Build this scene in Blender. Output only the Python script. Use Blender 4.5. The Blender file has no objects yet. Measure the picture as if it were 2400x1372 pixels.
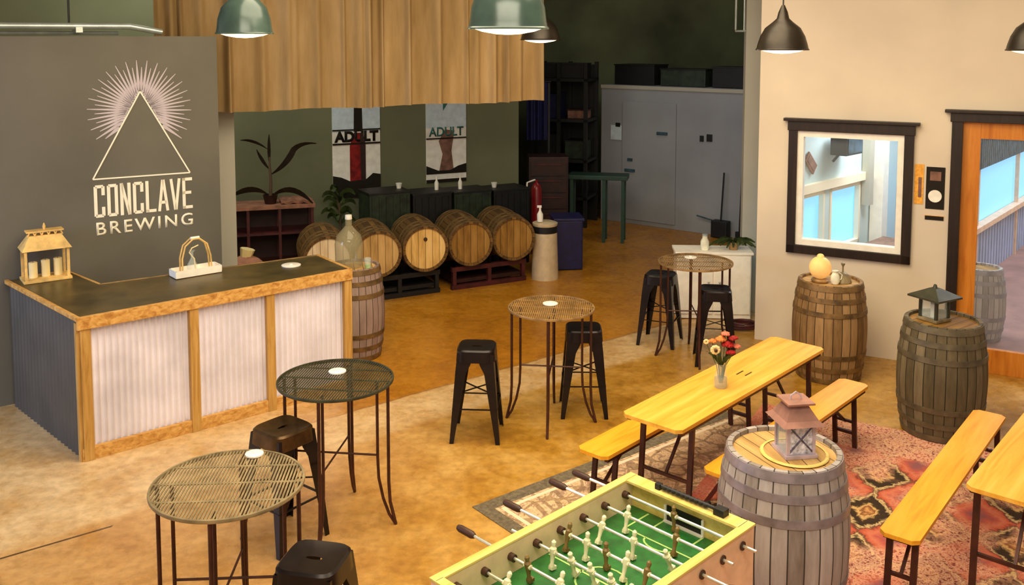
import bpy, bmesh, math, random
from mathutils import Vector, Matrix
random.seed(7)
PI = math.pi
S = bpy.context.scene
C = S.collection

# ------------------------------------------------------------------ materials
def lin(c):
    return tuple(((v/255.0)/12.92 if v/255.0 <= .04045 else (((v/255.0)+.055)/1.055)**2.4) for v in c)
class NT:
    def __init__(s, name):
        s.m = bpy.data.materials.new(name); s.m.use_nodes = True
        s.t = s.m.node_tree; s.b = s.t.nodes['Principled BSDF']
    def n(s, typ, **kw):
        nd = s.t.nodes.new(typ)
        for k, v in kw.items():
            if k in nd.inputs.keys(): nd.inputs[k].default_value = v
            else: setattr(nd, k, v)
        return nd
    def l(s, a, b): s.t.links.new(a, b)
    def coord(s, scale=(1, 1, 1), rot=(0, 0, 0), loc=(0, 0, 0)):
        tc = s.n('ShaderNodeTexCoord'); mp = s.n('ShaderNodeMapping')
        mp.inputs['Scale'].default_value = scale; mp.inputs['Rotation'].default_value = rot; mp.inputs['Location'].default_value = loc
        s.l(tc.outputs['Object'], mp.inputs['Vector']); return mp.outputs['Vector']
    def noise(s, vec, scale=5, detail=4, rough=.55, dist=0):
        nd = s.n('ShaderNodeTexNoise', Scale=scale, Detail=detail, Roughness=rough, Distortion=dist)
        s.l(vec, nd.inputs['Vector']); return nd.outputs['Fac']
    def ramp(s, fac, stops, interp='LINEAR'):
        r = s.n('ShaderNodeValToRGB'); r.color_ramp.interpolation = interp
        e = r.color_ramp.elements
        while len(e) < len(stops): e.new(.5)
        for i, (p, c) in enumerate(stops):
            e[i].position = p; e[i].color = (*lin(c), 1)
        s.l(fac, r.inputs['Fac']); return r.outputs['Color']
    def math(s, op, a, b=None, c=None):
        nd = s.n('ShaderNodeMath', operation=op)
        for i, v in enumerate((a, b, c)):
            if v is None: continue
            if isinstance(v, (int, float)): nd.inputs[i].default_value = v
            else: s.l(v, nd.inputs[i])
        return nd.outputs[0]
    def mix(s, fac, a, b, mode='MIX'):
        nd = s.n('ShaderNodeMix', data_type='RGBA', blend_type=mode)
        for k, v in ((0, fac), (6, a), (7, b)):
            if isinstance(v, (int, float)): nd.inputs[k].default_value = v
            elif isinstance(v, tuple): nd.inputs[k].default_value = (*lin(v), 1)
            else: s.l(v, nd.inputs[k])
        return nd.outputs[2]
    def base(s, c):
        if isinstance(c, tuple): s.b.inputs['Base Color'].default_value = (*lin(c), 1)
        else: s.l(c, s.b.inputs['Base Color'])
    def set(s, rough=.5, metal=0, spec=.5):
        s.b.inputs['Roughness'].default_value = rough; s.b.inputs['Metallic'].default_value = metal
        s.b.inputs['Specular IOR Level'].default_value = spec
        return s
    def bump(s, h, strength=.2, dist=.01):
        b = s.n('ShaderNodeBump', Strength=strength, Distance=dist)
        s.l(h, b.inputs['Height']); s.l(b.outputs['Normal'], s.b.inputs['Normal'])

def simple(name, c, rough=.5, metal=0, spec=.5, var=.12, scale=9):
    t = NT(name); v = t.coord()
    f = t.noise(v, scale, 3)
    dk = tuple(int(x*(1-var)) for x in c); lt = tuple(min(255, int(x*(1+var))) for x in c)
    t.base(t.ramp(f, [(.3, dk), (.7, lt)])); t.set(rough, metal, spec); return t.m
def wood(name, cols, axis='X', scale=4, rough=.5, stretch=.08, spec=.4):
    t = NT(name); sc = {'X': (stretch, 1, 1), 'Y': (1, stretch, 1), 'Z': (1, 1, stretch)}[axis]
    v = t.coord(tuple(q*scale*3 for q in sc))
    f = t.noise(v, 3, 6, .6, .6)
    n = len(cols)
    t.base(t.ramp(f, [(.3+.4*i/(n-1), c) for i, c in enumerate(cols)]))
    t.set(rough, 0, spec); t.bump(f, .15, .004); return t.m
def emis(name, c, st):
    t = NT(name); t.base(c); t.b.inputs['Emission Color'].default_value = (*lin(c), 1)
    t.b.inputs['Emission Strength'].default_value = st; return t.m
def glass(name, c=(235, 245, 240), rough=.02, alpha=.25):
    t = NT(name); t.base(c); t.set(rough, 0, .6)
    t.b.inputs['Alpha'].default_value = alpha; return t.m
M = {}
def stave_mat(name, cols, groove=(40, 28, 15), nst=26):
    t = NT(name); groove = tuple(int(x*.55) for x in cols[0])
    tc = t.n('ShaderNodeTexCoord'); sx = t.n('ShaderNodeSeparateXYZ'); t.l(tc.outputs['Object'], sx.inputs[0])
    ang = t.math('ARCTAN2', sx.outputs[1], sx.outputs[0])
    q = t.math('MULTIPLY', t.math('ADD', ang, PI), nst/(2*PI))
    fl = t.math('FLOOR', q); fr = t.math('SUBTRACT', q, fl)
    wn = t.n('ShaderNodeTexWhiteNoise', noise_dimensions='1D'); t.l(fl, wn.inputs['W'])
    f = t.noise(t.coord((6, 6, .9)), 4, 5, .65)
    s = t.math('ADD', t.math('MULTIPLY', wn.outputs['Value'], .45), t.math('MULTIPLY', f, .75))
    n = len(cols)
    col = t.ramp(s, [(.25+.6*i/(n-1), c) for i, c in enumerate(cols)])
    g = t.math('GREATER_THAN', t.math('ABSOLUTE', t.math('SUBTRACT', fr, .5)), .455)
    col = t.mix(g, col, groove)
    t.base(col); t.set(.7, 0, .3); t.bump(s, .3, .006); return t.m
def head_mat(name, cols):
    t = NT(name)
    tc = t.n('ShaderNodeTexCoord'); sx = t.n('ShaderNodeSeparateXYZ'); t.l(tc.outputs['Object'], sx.inputs[0])
    q = t.math('MULTIPLY', sx.outputs[0], 11.0)
    fl = t.math('FLOOR', q); fr = t.math('SUBTRACT', q, fl)
    wn = t.n('ShaderNodeTexWhiteNoise', noise_dimensions='1D'); t.l(fl, wn.inputs['W'])
    f = t.noise(t.coord((8, 1.2, 1)), 3, 5)
    s = t.math('ADD', t.math('MULTIPLY', wn.outputs['Value'], .3), t.math('MULTIPLY', f, .8))
    col = t.ramp(s, [(.25+.55*i/(len(cols)-1), c) for i, c in enumerate(cols)])
    g = t.math('GREATER_THAN', t.math('ABSOLUTE', t.math('SUBTRACT', fr, .5)), .47)
    t.base(t.mix(g, col, tuple(int(x*.5) for x in cols[0]))); t.set(.6, 0, .3); return t.m

def floor_mat():
    t = NT('stained_concrete')
    tc = t.n('ShaderNodeTexCoord'); sx = t.n('ShaderNodeSeparateXYZ'); t.l(tc.outputs['Object'], sx.inputs[0])
    X, Y = sx.outputs[0], sx.outputs[1]
    v = tc.outputs['Object']
    n1 = t.noise(v, .55, 5, .6, .4); n2 = t.noise(v, 2.6, 6, .65); n3 = t.noise(v, 14, 4, .6)
    # w runs across the pale strip between the two pours of concrete
    w = t.math('ADD', t.math('MULTIPLY', X, -.62), t.math('MULTIPLY', Y, .78))
    wj = t.math('ADD', w, t.math('MULTIPLY', t.math('SUBTRACT', n2, .5), .10))
    tan = t.ramp(t.math('ADD', t.math('MULTIPLY', n1, .6), t.math('MULTIPLY', n2, .4)), [(.34, (150, 98, 42)), (.47, (182, 132, 70)), (.60, (202, 156, 96))])
    och = t.ramp(t.math('ADD', t.math('MULTIPLY', n1, .6), t.math('MULTIPLY', n2, .4)), [(.34, (160, 100, 18)), (.5, (186, 122, 30)), (.7, (204, 144, 52))])
    pale = t.ramp(n2, [(.35, (196, 152, 92)), (.65, (222, 188, 136))])
    stain = t.ramp(t.math('ADD', t.math('MULTIPLY', n1, .55), t.math('MULTIPLY', n2, .45)), [(.36, (142, 94, 22)), (.47, (178, 128, 44)), (.60, (206, 160, 84))])
    def step(a, b):
        mr = t.n('ShaderNodeMapRange', interpolation_type='SMOOTHSTEP')
        mr.inputs['From Min'].default_value = a; mr.inputs['From Max'].default_value = b
        t.l(wj, mr.inputs['Value']); return mr.outputs[0]
    # right hand side of the room is stained darker than the left
    mr = t.n('ShaderNodeMapRange', interpolation_type='SMOOTHSTEP'); mr.inputs['From Min'].default_value = -1.5; mr.inputs['From Max'].default_value = .1
    t.l(t.math('ADD', X, t.math('MULTIPLY', t.math('SUBTRACT', n2, .5), 1.6)), mr.inputs['Value'])
    near = t.mix(mr.outputs[0], tan, stain)
    lim = t.n('ShaderNodeMapRange', interpolation_type='SMOOTHSTEP'); lim.inputs['From Min'].default_value = -2.3; lim.inputs['From Max'].default_value = -1.25
    t.l(t.math('ADD', X, t.math('MULTIPLY', t.math('SUBTRACT', n1, .5), 1.2)), lim.inputs['Value'])
    col = t.mix(step(6.48, 6.60), near, pale)
    col = t.mix(t.math('MULTIPLY', step(7.10, 7.17), lim.outputs[0]), col, och)
    line = t.math('MULTIPLY', lim.outputs[0], t.math('LESS_THAN', t.math('ABSOLUTE', t.math('SUBTRACT', wj, 7.14)), .012))
    col = t.mix(t.math('MULTIPLY', line, .5), col, (120, 78, 30))
    # one saw cut at the front left
    w2 = t.math('ADD', t.math('MULTIPLY', X, -.592), t.math('MULTIPLY', Y, .806))
    cut = t.math('MULTIPLY', t.math('LESS_THAN', t.math('ABSOLUTE', t.math('SUBTRACT', w2, 6.505)), .010), t.math('LESS_THAN', X, -2.7))
    col = t.mix(cut, col, (95, 68, 38))
    sp = t.ramp(n3, [(.35, (205, 200, 195)), (.6, (255, 255, 255))])
    col = t.mix(.6, col, sp, 'MULTIPLY')
    t.base(col)
    t.l(t.ramp(n2, [(.3, (120, 120, 120)), (.7, (165, 165, 165))]), t.b.inputs['Roughness'])
    t.b.inputs['Specular IOR Level'].default_value = .35
    t.bump(n3, .06, .004); return t.m

def rug_a_mat():
    t = NT('rug_pale'); v = t.coord()
    sx = t.n('ShaderNodeSeparateXYZ'); t.l(v, sx.inputs[0])
    ax = t.math('MULTIPLY', sx.outputs[0], 1.0); ay = sx.outputs[1]
    n = t.noise(v, 11, 6, .75, 1.2); n2 = t.noise(v, 30, 4, .7)
    col = t.ramp(n, [(.33, (120, 92, 70)), (.42, (196, 160, 116)), (.50, (224, 190, 148)), (.56, (176, 138, 112)), (.62, (150, 128, 104)), (.68, (206, 142, 112))])
    vor = t.n('ShaderNodeTexVoronoi', Scale=7.0, feature='DISTANCE_TO_EDGE'); t.l(v, vor.inputs['Vector'])
    col = t.mix(t.math('MULTIPLY', t.math('LESS_THAN', vor.outputs['Distance'], .07), .6), col, (118, 92, 66))
    # grey border band along the long left edge and the near end
    bx = t.math('LESS_THAN', ax, .11); by = t.math('LESS_THAN', ay, .12)
    b2 = t.math('GREATER_THAN', ay, 1.33)
    bord = t.math('MAXIMUM', t.math('MAXIMUM', bx, by), b2)
    bc = t.ramp(n2, [(.3, (84, 74, 58)), (.7, (128, 114, 92))])
    ix = t.math('LESS_THAN', t.math('ABSOLUTE', t.math('SUBTRACT', t.math('MINIMUM', ax, ay), .16)), .016)
    col = t.mix(ix, col, (222, 204, 172))
    col = t.mix(bord, col, bc)
    t.base(col); t.set(.95, 0, .1); t.bump(n2, .5, .006); return t.m
def rug_b_mat():
    t = NT('rug_red'); v = t.coord()
    sx = t.n('ShaderNodeSeparateXYZ'); t.l(v, sx.inputs[0])
    n = t.noise(v, 9, 6, .75, .8); n2 = t.noise(v, 38, 4, .7)
    x = sx.outputs[0]; y = sx.outputs[1]
    # rows of nested lozenges
    u = t.math('ABSOLUTE', t.math('SUBTRACT', t.math('FRACT', t.math('MULTIPLY', x, 2.2)), .5))
    w = t.math('ABSOLUTE', t.math('SUBTRACT', t.math('FRACT', t.math('MULTIPLY', y, 1.6)), .5))
    d = t.math('ADD', t.math('ADD', u, w), t.math('MULTIPLY', t.math('SUBTRACT', n, .5), .5))
    loz = t.ramp(d, [(.0, (206, 150, 92)), (.10, (120, 70, 40)), (.16, (216, 174, 112)), (.24, (66, 50, 36)), (.38, (58, 46, 36)), (.44, (214, 182, 128)), (.49, (84, 56, 48)), (.55, (190, 92, 66)), (.66, (204, 118, 90)), (.78, (186, 92, 76)), (.9, (140, 88, 90))], 'LINEAR')
    fl = t.ramp(n2, [(.36, (92, 62, 66)), (.43, (196, 112, 88)), (.50, (232, 190, 154)), (.56, (226, 170, 136)), (.61, (196, 108, 88)), (.68, (110, 80, 88))])
    lowf = t.noise(v, 2.1, 3, .5)
    msk = t.ramp(lowf, [(.44, (0, 0, 0)), (.56, (255, 255, 255))])
    edge = t.math('LESS_THAN', y, .55)
    m2 = t.math('MAXIMUM', t.math('MULTIPLY', msk, .75), t.math('MULTIPLY', edge, .85))
    col = t.mix(m2, loz, fl)
    bx = t.math('LESS_THAN', x, .10)
    col = t.mix(t.math('MULTIPLY', bx, .6), col, (190, 100, 76))
    lb = t.math('LESS_THAN', t.math('ABSOLUTE', t.math('SUBTRACT', x, .13)), .018)
    col = t.mix(lb, col, (96, 44, 34))
    t.base(col); t.set(.95, 0, .1); t.bump(n2, .5, .006); return t.m
def plaster(name, c, var=.05):
    t = NT(name); v = t.coord()
    n = t.noise(v, .8, 4, .5); n2 = t.noise(v, 60, 3, .6)
    dk = tuple(int(x*(1-var)) for x in c); lt = tuple(min(255, int(x*(1+var))) for x in c)
    t.base(t.ramp(n, [(.3, dk), (.7, lt)])); t.set(.85, 0, .25); t.bump(n2, .08, .002); return t.m
def corr(name, c, metal=.35, rough=.38):
    t = NT(name); v = t.coord()
    n = t.noise(v, 3, 4, .5)
    t.base(t.ramp(n, [(.3, tuple(int(x*.9) for x in c)), (.7, c)])); t.set(rough, metal, .5); return t.m
M['floor'] = floor_mat(); M['rug_a'] = rug_a_mat(); M['rug_b'] = rug_b_mat()
M['white_wall'] = plaster('warm_white_wall', (218, 202, 178))
M['grey_wall'] = plaster('charcoal_wall', (106, 101, 88), .08)
M['grey_wall2'] = plaster('grey_column', (176, 170, 154), .05)
M['olive_wall'] = plaster('olive_wall', (112, 112, 84), .08)
M['dark_wall'] = plaster('dark_green_wall', (104, 108, 78), .22)
M['ceiling'] = plaster('ceiling_paint', (120, 116, 104))
M['cooler'] = plaster('cooler_panel', (150, 152, 154), .06)
M['cream'] = plaster('cream_paint', (240, 226, 196), .03)
M['pale_room'] = plaster('pale_blue_plaster', (196, 214, 214), .04)
M['trim_wood'] = wood('counter_trim_pine', [(166, 110, 44), (204, 152, 78), (226, 180, 108)], 'X', 3)
M['post_wood'] = wood('counter_post_pine', [(160, 114, 50), (190, 146, 76), (206, 166, 98)], 'Z', 3)
M['worktop'] = simple('worktop_dark', (80, 66, 34), .36, 0, .4, .25, 3)
M['corr_white'] = corr('galvanised_sheet_pale', (246, 242, 254), .2, .32)
M['corr_dark'] = corr('galvanised_sheet_dark', (92, 88, 82), .3, .5)
M['black_metal'] = simple('black_metal', (27, 19, 18), .32, .4, .5, .25)
M['brown_metal'] = simple('brown_metal', (70, 38, 26), .45, .4, .5, .2)
M['bronze_seat'] = simple('bronze_seat', (82, 60, 34), .35, .7, .5, .25)
M['table_metal'] = simple('table_metal', (140, 124, 90), .45, .3, .5, .2)
M['table_dark'] = simple('table_metal_dark', (66, 66, 50), .4, .4, .5, .2)
M['table_brown'] = simple('table_metal_brown', (150, 118, 74), .45, .3, .5, .2)
M['beer_wood'] = wood('beer_table_pine', [(218, 148, 40), (238, 176, 66), (246, 194, 92)], 'X', 1.6, .38)
M['bench_wood'] = wood('bench_pine', [(222, 142, 22), (240, 168, 40), (246, 184, 66)], 'X', 1.6, .38)
M['stave_grey'] = stave_mat('weathered_staves', [(120, 108, 98), (154, 143, 136), (182, 173, 168)])
M['stave_brown'] = stave_mat('brown_staves', [(96, 70, 38), (134, 102, 62), (166, 132, 88)])
M['stave_dark'] = stave_mat('dark_staves', [(72, 62, 42), (96, 84, 60), (124, 110, 84)])
M['stave_oak'] = stave_mat('oak_staves', [(66, 44, 18), (98, 68, 30), (126, 92, 44)])
M['stave_pink'] = stave_mat('faded_staves', [(106, 84, 76), (140, 116, 106), (168, 144, 130)])
M['head_oak'] = head_mat('oak_head', [(190, 142, 68), (228, 184, 108), (242, 206, 136)])
M['head_pale'] = head_mat('pale_head', [(214, 184, 140), (236, 212, 174), (246, 228, 196)])
M['head_brown'] = head_mat('brown_head', [(112, 76, 26), (150, 108, 44), (172, 130, 66)])
M['head_weather'] = head_mat('weathered_head', [(160, 122, 66), (200, 158, 96), (216, 178, 118)])
M['hoop'] = simple('galvanised_hoop', (140, 130, 134), .45, .4, .5, .15)
M['hoop_dark'] = simple('rusty_hoop', (108, 82, 46), .55, .25, .5, .3)
M['hoop_black'] = simple('tarnished_hoop', (92, 82, 62), .5, .25, .5, .2)
M['enamel'] = simple('green_grey_enamel', (62, 80, 72), .25, .1, .6, .08)
M['bronze'] = simple('dark_bronze', (52, 44, 34), .38, .5, .5, .15)
M['shade_in'] = simple('white_enamel', (240, 232, 205), .4)
M['bulb'] = emis('lamp_diffuser', (255, 236, 190), 2.2)
M['cord'] = simple('black_cord', (30, 28, 26), .6)
M['frame_dark'] = wood('dark_stained_trim', [(22, 12, 6), (34, 20, 10), (46, 28, 15)], 'Z', 3, .45)
M['door_wood'] = wood('orange_stained_fir', [(176, 96, 18), (200, 120, 34), (212, 136, 52)], 'Z', 2, .4)
M['white_paint'] = simple('white_paint', (246, 238, 222), .5, 0, .4, .03)
M['cream_wood'] = simple('cream_lantern_paint', (220, 178, 104), .6, 0, .3, .15)
M['candle'] = simple('ivory_wax', (232, 210, 150), .5, 0, .4, .03)
M['glass'] = glass('clear_glass', (225, 235, 225), .03, .22)
M['glass_green'] = glass('greenish_glass', (176, 164, 124), .05, .42)
M['pane'] = glass('window_glass', (225, 238, 245), .01, .06)
M['white'] = simple('white_plastic', (240, 234, 220), .4, 0, .5, .02)
M['logo_white'] = simple('logo_cream_paint', (250, 240, 214), .7, 0, .3, .02)
M['logo_grey'] = simple('logo_lilac_paint', (196, 184, 186), .7, 0, .3, .03)
M['maroon'] = simple('maroon_steel', (70, 26, 26), .5, .2, .5, .25)
M['maroon_dk'] = simple('dark_maroon_steel', (44, 18, 12), .5, .2, .5, .25)
M['black'] = simple('black_plastic', (22, 21, 20), .5, 0, .4, .2)
M['green_dk'] = simple('dark_green_plastic', (30, 40, 26), .5, 0, .5, .4)
M['leaf_dark'] = simple('dark_leaf', (48, 34, 20), .5, 0, .4, .25)
M['leaf'] = simple('green_leaf', (70, 84, 40), .5, 0, .4, .3)
M['stem'] = simple('dry_stem', (84, 64, 42), .7)
M['pink_cloth'] = simple('pinkish_cloth', (142, 98, 78), .85, 0, .2, .15)
M['navy'] = simple('navy_plastic', (22, 22, 66), .45, 0, .5, .2)
M['red'] = simple('fire_red', (128, 16, 18), .3, 0, .5, .1)
M['canbody'] = simple('cream_can', (206, 184, 148), .45, .1, .5, .06)
M['steel'] = simple('pale_steel', (196, 204, 198), .3, .5, .5, .06)
M['green_tbl'] = simple('green_table', (24, 58, 44), .5)
M['felt'] = None
M['foos_rim'] = wood('foosball_rim', [(206, 176, 84), (228, 200, 110), (238, 214, 132)], 'X', 2, .4)
M['foos_side'] = simple('foosball_cabinet', (240, 196, 158), .5, 0, .4, .06)
M['foos_in'] = simple('foosball_inner', (228, 200, 156), .5, 0, .4, .06)
M['field'] = simple('green_playfield', (38, 104, 44), .35, 0, .5, .18, 14)
M['line'] = simple('field_line_paint', (176, 208, 120), .5, 0, .3, .05)
M['chrome'] = simple('chrome_rod', (222, 220, 200), .2, .7, .5, .03)
M['player_c'] = simple('cream_player', (232, 226, 184), .4, 0, .4, .05)
M['player_d'] = simple('dark_player', (120, 96, 50), .4, 0, .4, .1)
M['handle'] = simple('brown_handle', (66, 40, 26), .5, 0, .4, .1)
M['petal_red'] = simple('crimson_petal', (140, 22, 18), .6, 0, .3, .25)
M['petal_pink'] = simple('salmon_petal', (206, 110, 84), .6, 0, .3, .15)
M['petal_orange'] = simple('orange_petal', (204, 120, 56), .6, 0, .3, .15)
M['petal_cream'] = simple('cream_petal', (244, 214, 150), .6, 0, .3, .05)
M['blue_pane'] = emis('daylit_pane', (130, 202, 250), .78)
M['patio'] = simple('patio_brick', (150, 108, 100), .7, 0, .3, .1, 3)
M['reflected_fence'] = corr('blue_grey_sheet', (176, 188, 222), .05, .5)
M['slat'] = simple('dark_awning', (50, 72, 84), .6, 0, .3, .3)
M['orange_paper'] = simple('orange_paper', (236, 164, 70), .8, 0, .2, .12, 30)
M['black_paper'] = simple('black_paper', (34, 28, 20), .7, 0, .2, .1)
M['paper'] = simple('poster_paper', (244, 236, 222), .7, 0, .2, .05)
M['paper_blue'] = simple('poster_sky_print', (206, 218, 224), .7, 0, .2, .06)
M['print_red'] = simple('poster_red_print', (128, 30, 28), .7, 0, .2, .3)
M['print_brown'] = simple('poster_brown_print', (128, 92, 76), .7, 0, .2, .2)
M['print_teal'] = simple('poster_teal_print', (60, 110, 104), .7, 0, .2, .2)
M['metal_lantern'] = simple('pewter_lantern', (196, 178, 188), .35, .3, .5, .12)
M['lantern_roof'] = simple('rosy_lantern_roof', (168, 122, 108), .4, .4, .5, .12)
M['mirror_in'] = simple('lantern_print', (70, 60, 78), .3, 0, .5, .6, 40)
M['mirror_pale'] = simple('lantern_glass_pale', (190, 186, 194), .25, 0, .5, .3, 40)
def curtain_mat():
    t = NT('burlap'); v = t.coord()
    n = t.noise(t.coord((1, 1, .15)), 5, 5, .6); n2 = t.noise(v, 120, 3, .6)
    t.base(t.ramp(n, [(.3, (132, 106, 66)), (.5, (152, 124, 82)), (.7, (168, 140, 98))])); t.set(.9, 0, .15)
    t.bump(n2, .2, .002); return t.m
M['burlap'] = curtain_mat()

# ------------------------------------------------------------------ mesh helpers
class MB:
    def __init__(s): s.b = bmesh.new(); s.smooth = False
    def box(s, c, d, rz=0, rot=None, bev=0):
        r = bmesh.ops.create_cube(s.b, size=1); vs = r['verts']
        m = Matrix.Translation(Vector(c)) @ (rot.to_4x4() if rot else Matrix.Rotation(rz, 4, 'Z')) @ Matrix.Diagonal((*d, 1))
        bmesh.ops.transform(s.b, matrix=m, verts=vs)
        if bev:
            es = list({e for v in vs for e in v.link_edges})
            bmesh.ops.bevel(s.b, geom=es, offset=bev, segments=2, affect='EDGES', profile=.7)
        return s
    def bar(s, p, q, w, h=None, up=(0, 0, 1)):
        p, q = Vector(p), Vector(q); d = q-p; L = d.length; z = d.normalized(); h = h or w
        u = Vector(up)
        if abs(z.dot(u)) > .98: u = Vector((1, 0, 0))
        x = u.cross(z).normalized(); y = z.cross(x)
        rot = Matrix((x, y, z)).transposed()
        return s.box((p+q)/2, (w, h, L), rot=rot)
    def tube(s, pts, r, seg=8, cap=True):
        pts = [Vector(p) for p in pts]; rs = r if isinstance(r, (list, tuple)) else [r]*len(pts)
        rings = []; prev = None
        for i, p in enumerate(pts):
            t = (pts[min(i+1, len(pts)-1)]-pts[max(i-1, 0)]).normalized()
            if prev is None:
                u = Vector((0, 0, 1)) if abs(t.z) < .9 else Vector((1, 0, 0))
                x = u.cross(t).normalized()
            else:
                x = (prev-t*prev.dot(t)).normalized()
            prev = x; y = t.cross(x)
            rings.append([s.b.verts.new(p+x*math.cos(2*PI*k/seg)*rs[i]+y*math.sin(2*PI*k/seg)*rs[i]) for k in range(seg)])
        for a, b in zip(rings, rings[1:]):
            for k in range(seg): s.b.faces.new((a[k], a[(k+1) % seg], b[(k+1) % seg], b[k]))
        if cap:
            s.b.faces.new(rings[0][::-1]); s.b.faces.new(rings[-1])
        s.smooth = True; return s
    def lathe(s, prof, seg=32, c=(0, 0, 0), cap=True, closed=False):
        rings = []
        for r, z in prof:
            rings.append([s.b.verts.new((c[0]+r*math.cos(2*PI*k/seg), c[1]+r*math.sin(2*PI*k/seg), c[2]+z)) for k in range(seg)])
        pr = list(zip(rings, rings[1:]))
        if closed: pr.append((rings[-1], rings[0]))
        for a, b in pr:
            for k in range(seg): s.b.faces.new((a[k], a[(k+1) % seg], b[(k+1) % seg], b[k]))
        if cap and not closed:
            if prof[0][0] > 1e-4: s.b.faces.new(rings[0][::-1])
            if prof[-1][0] > 1e-4: s.b.faces.new(rings[-1])
        s.smooth = True; return s
    def ball(s, c, r, sc=(1, 1, 1), sub=2):
        o = bmesh.ops.create_icosphere(s.b, subdivisions=sub, radius=r)
        bmesh.ops.transform(s.b, matrix=Matrix.Translation(Vector(c)) @ Matrix.Diagonal((*sc, 1)), verts=o['verts'])
        s.smooth = True; return s
    def prism(s, poly, z0, z1):
        a = [s.b.verts.new((x, y, z0)) for x, y in poly]; b = [s.b.verts.new((x, y, z1)) for x, y in poly]
        n = len(poly)
        for i in range(n): s.b.faces.new((a[i], a[(i+1) % n], b[(i+1) % n], b[i]))
        s.b.faces.new(a[::-1]); s.b.faces.new(b); return s
    def sheet(s, f, nu, nv, th=None):
        g = [[s.b.verts.new(f(i/nu, j/nv)) for j in range(nv+1)] for i in range(nu+1)]
        for i in range(nu):
            for j in range(nv): s.b.faces.new((g[i][j], g[i+1][j], g[i+1][j+1], g[i][j+1]))
        if th:
            bmesh.ops.recalc_face_normals(s.b, faces=s.b.faces)
            bmesh.ops.solidify(s.b, geom=list(s.b.faces), thickness=th)
        s.smooth = True; return s
    def build(s, name, mat, parent=None, loc=None, rz=0, rot=None, fix=True):
        if fix: bmesh.ops.recalc_face_normals(s.b, faces=s.b.faces)
        me = bpy.data.meshes.new(name); s.b.to_mesh(me); s.b.free()
        me.materials.append(mat)
        if s.smooth:
            for p in me.polygons: p.use_smooth = True
            me.set_sharp_from_angle(angle=math.radians(38))
        o = bpy.data.objects.new(name, me); C.objects.link(o)
        if parent: o.parent = parent
        if loc: o.location = loc
        if rz: o.rotation_euler = (0, 0, rz)
        if rot: o.rotation_euler = rot
        return o
def tag(o, label=None, cat=None, group=None, kind=None):
    if label: o['label'] = label
    if cat: o['category'] = cat
    if group: o['group'] = group
    if kind: o['kind'] = kind
    return o
def thing(name, label, cat, loc=(0, 0, 0), rz=0, group=None, rot=None):
    o = bpy.data.objects.new(name, None); C.objects.link(o); o.location = loc
    o.rotation_euler = rot if rot else (0, 0, rz); o.empty_display_size = .1
    return tag(o, label, cat, group)
def struct(o): o['kind'] = 'structure'; return o
def dup(root, loc, rz, label, group=None, rot=None):
    def cp(o, par):
        c = o.copy(); C.objects.link(c); c.parent = par
        for ch in KIDS.get(o.name, []): cp(ch, c)
        return c
    KIDS = {}
    for o in bpy.data.objects:
        if o.parent: KIDS.setdefault(o.parent.name, []).append(o)
    r = cp(root, None); r.location = loc; r.rotation_euler = rot if rot else (0, 0, rz)
    r['label'] = label
    if group: r['group'] = group
    return r
def text_mesh(txt, name, mat, parent, w, h, loc, rot, depth=.004, bold=.0, spacing=1.0):
    cu = bpy.data.curves.new(name, 'FONT'); cu.body = txt; cu.size = 1; cu.extrude = 0; cu.offset = bold
    cu.align_x = 'LEFT'; cu.space_character = spacing; cu.resolution_u = 4
    o = bpy.data.objects.new('tmp', cu); C.objects.link(o)
    bpy.context.view_layer.update()
    me = bpy.data.meshes.new_from_object(o.evaluated_get(bpy.context.evaluated_depsgraph_get()))
    bpy.data.objects.remove(o)
    xs = [v.co.x for v in me.vertices]; ys = [v.co.y for v in me.vertices]
    x0, x1, y0, y1 = min(xs), max(xs), min(ys), max(ys)
    for v in me.vertices:
        v.co.x = (v.co.x-x0)/(x1-x0)*w; v.co.y = (v.co.y-y0)/(y1-y0)*h
    bm = bmesh.new(); bm.from_mesh(me)
    r = bmesh.ops.extrude_face_region(bm, geom=bm.faces[:])
    bmesh.ops.translate(bm, vec=(0, 0, depth), verts=[g for g in r['geom'] if isinstance(g, bmesh.types.BMVert)])
    bm.to_mesh(me); bm.free(); me.name = name
    me.materials.clear(); me.materials.append(mat)
    ob = bpy.data.objects.new(name, me); C.objects.link(ob); ob.parent = parent
    ob.location = loc; ob.rotation_euler = rot; return ob

# ------------------------------------------------------------------ camera
cam = bpy.data.cameras.new('camera'); co = bpy.data.objects.new('camera', cam); C.objects.link(co)
CAMH = 3.3; PITCH = math.radians(4.8)
co.location = (0, 0, CAMH); co.rotation_euler = (PI/2-PITCH, 0, 0)
cam.sensor_width = 36; cam.lens = 2200/2400*36
cam.shift_y = -((686-(85+2200*math.tan(PITCH)))/2400)
cam.clip_end = 100; S.camera = co
S.view_settings.view_transform = 'Standard'; S.view_settings.look = 'None'
S.view_settings.gamma = 1; S.view_settings.use_curve_mapping = False
S.view_settings.exposure = 0.20

# ------------------------------------------------------------------ setting
A = Vector((2.65, 10.02)); WU = Vector((.8836, -.468)).normalized(); WN = Vector((.468, .8836)).normalized()   # right wall: start, along, away from the room
WROT = math.atan2(WU.y, WU.x)
def Wp(s, d, z): p = A+WU*s+WN*d; return (p.x, p.y, z)
P0 = Vector((-4.08, 8.49)); PU = Vector((.813, .583)).normalized(); PN = Vector((-PU.y, PU.x))                       # sign partition
PROT = math.atan2(PU.y, PU.x)
def Pp(s, d, z): p = P0+PU*s+PN*d; return (p.x, p.y, z)

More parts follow.
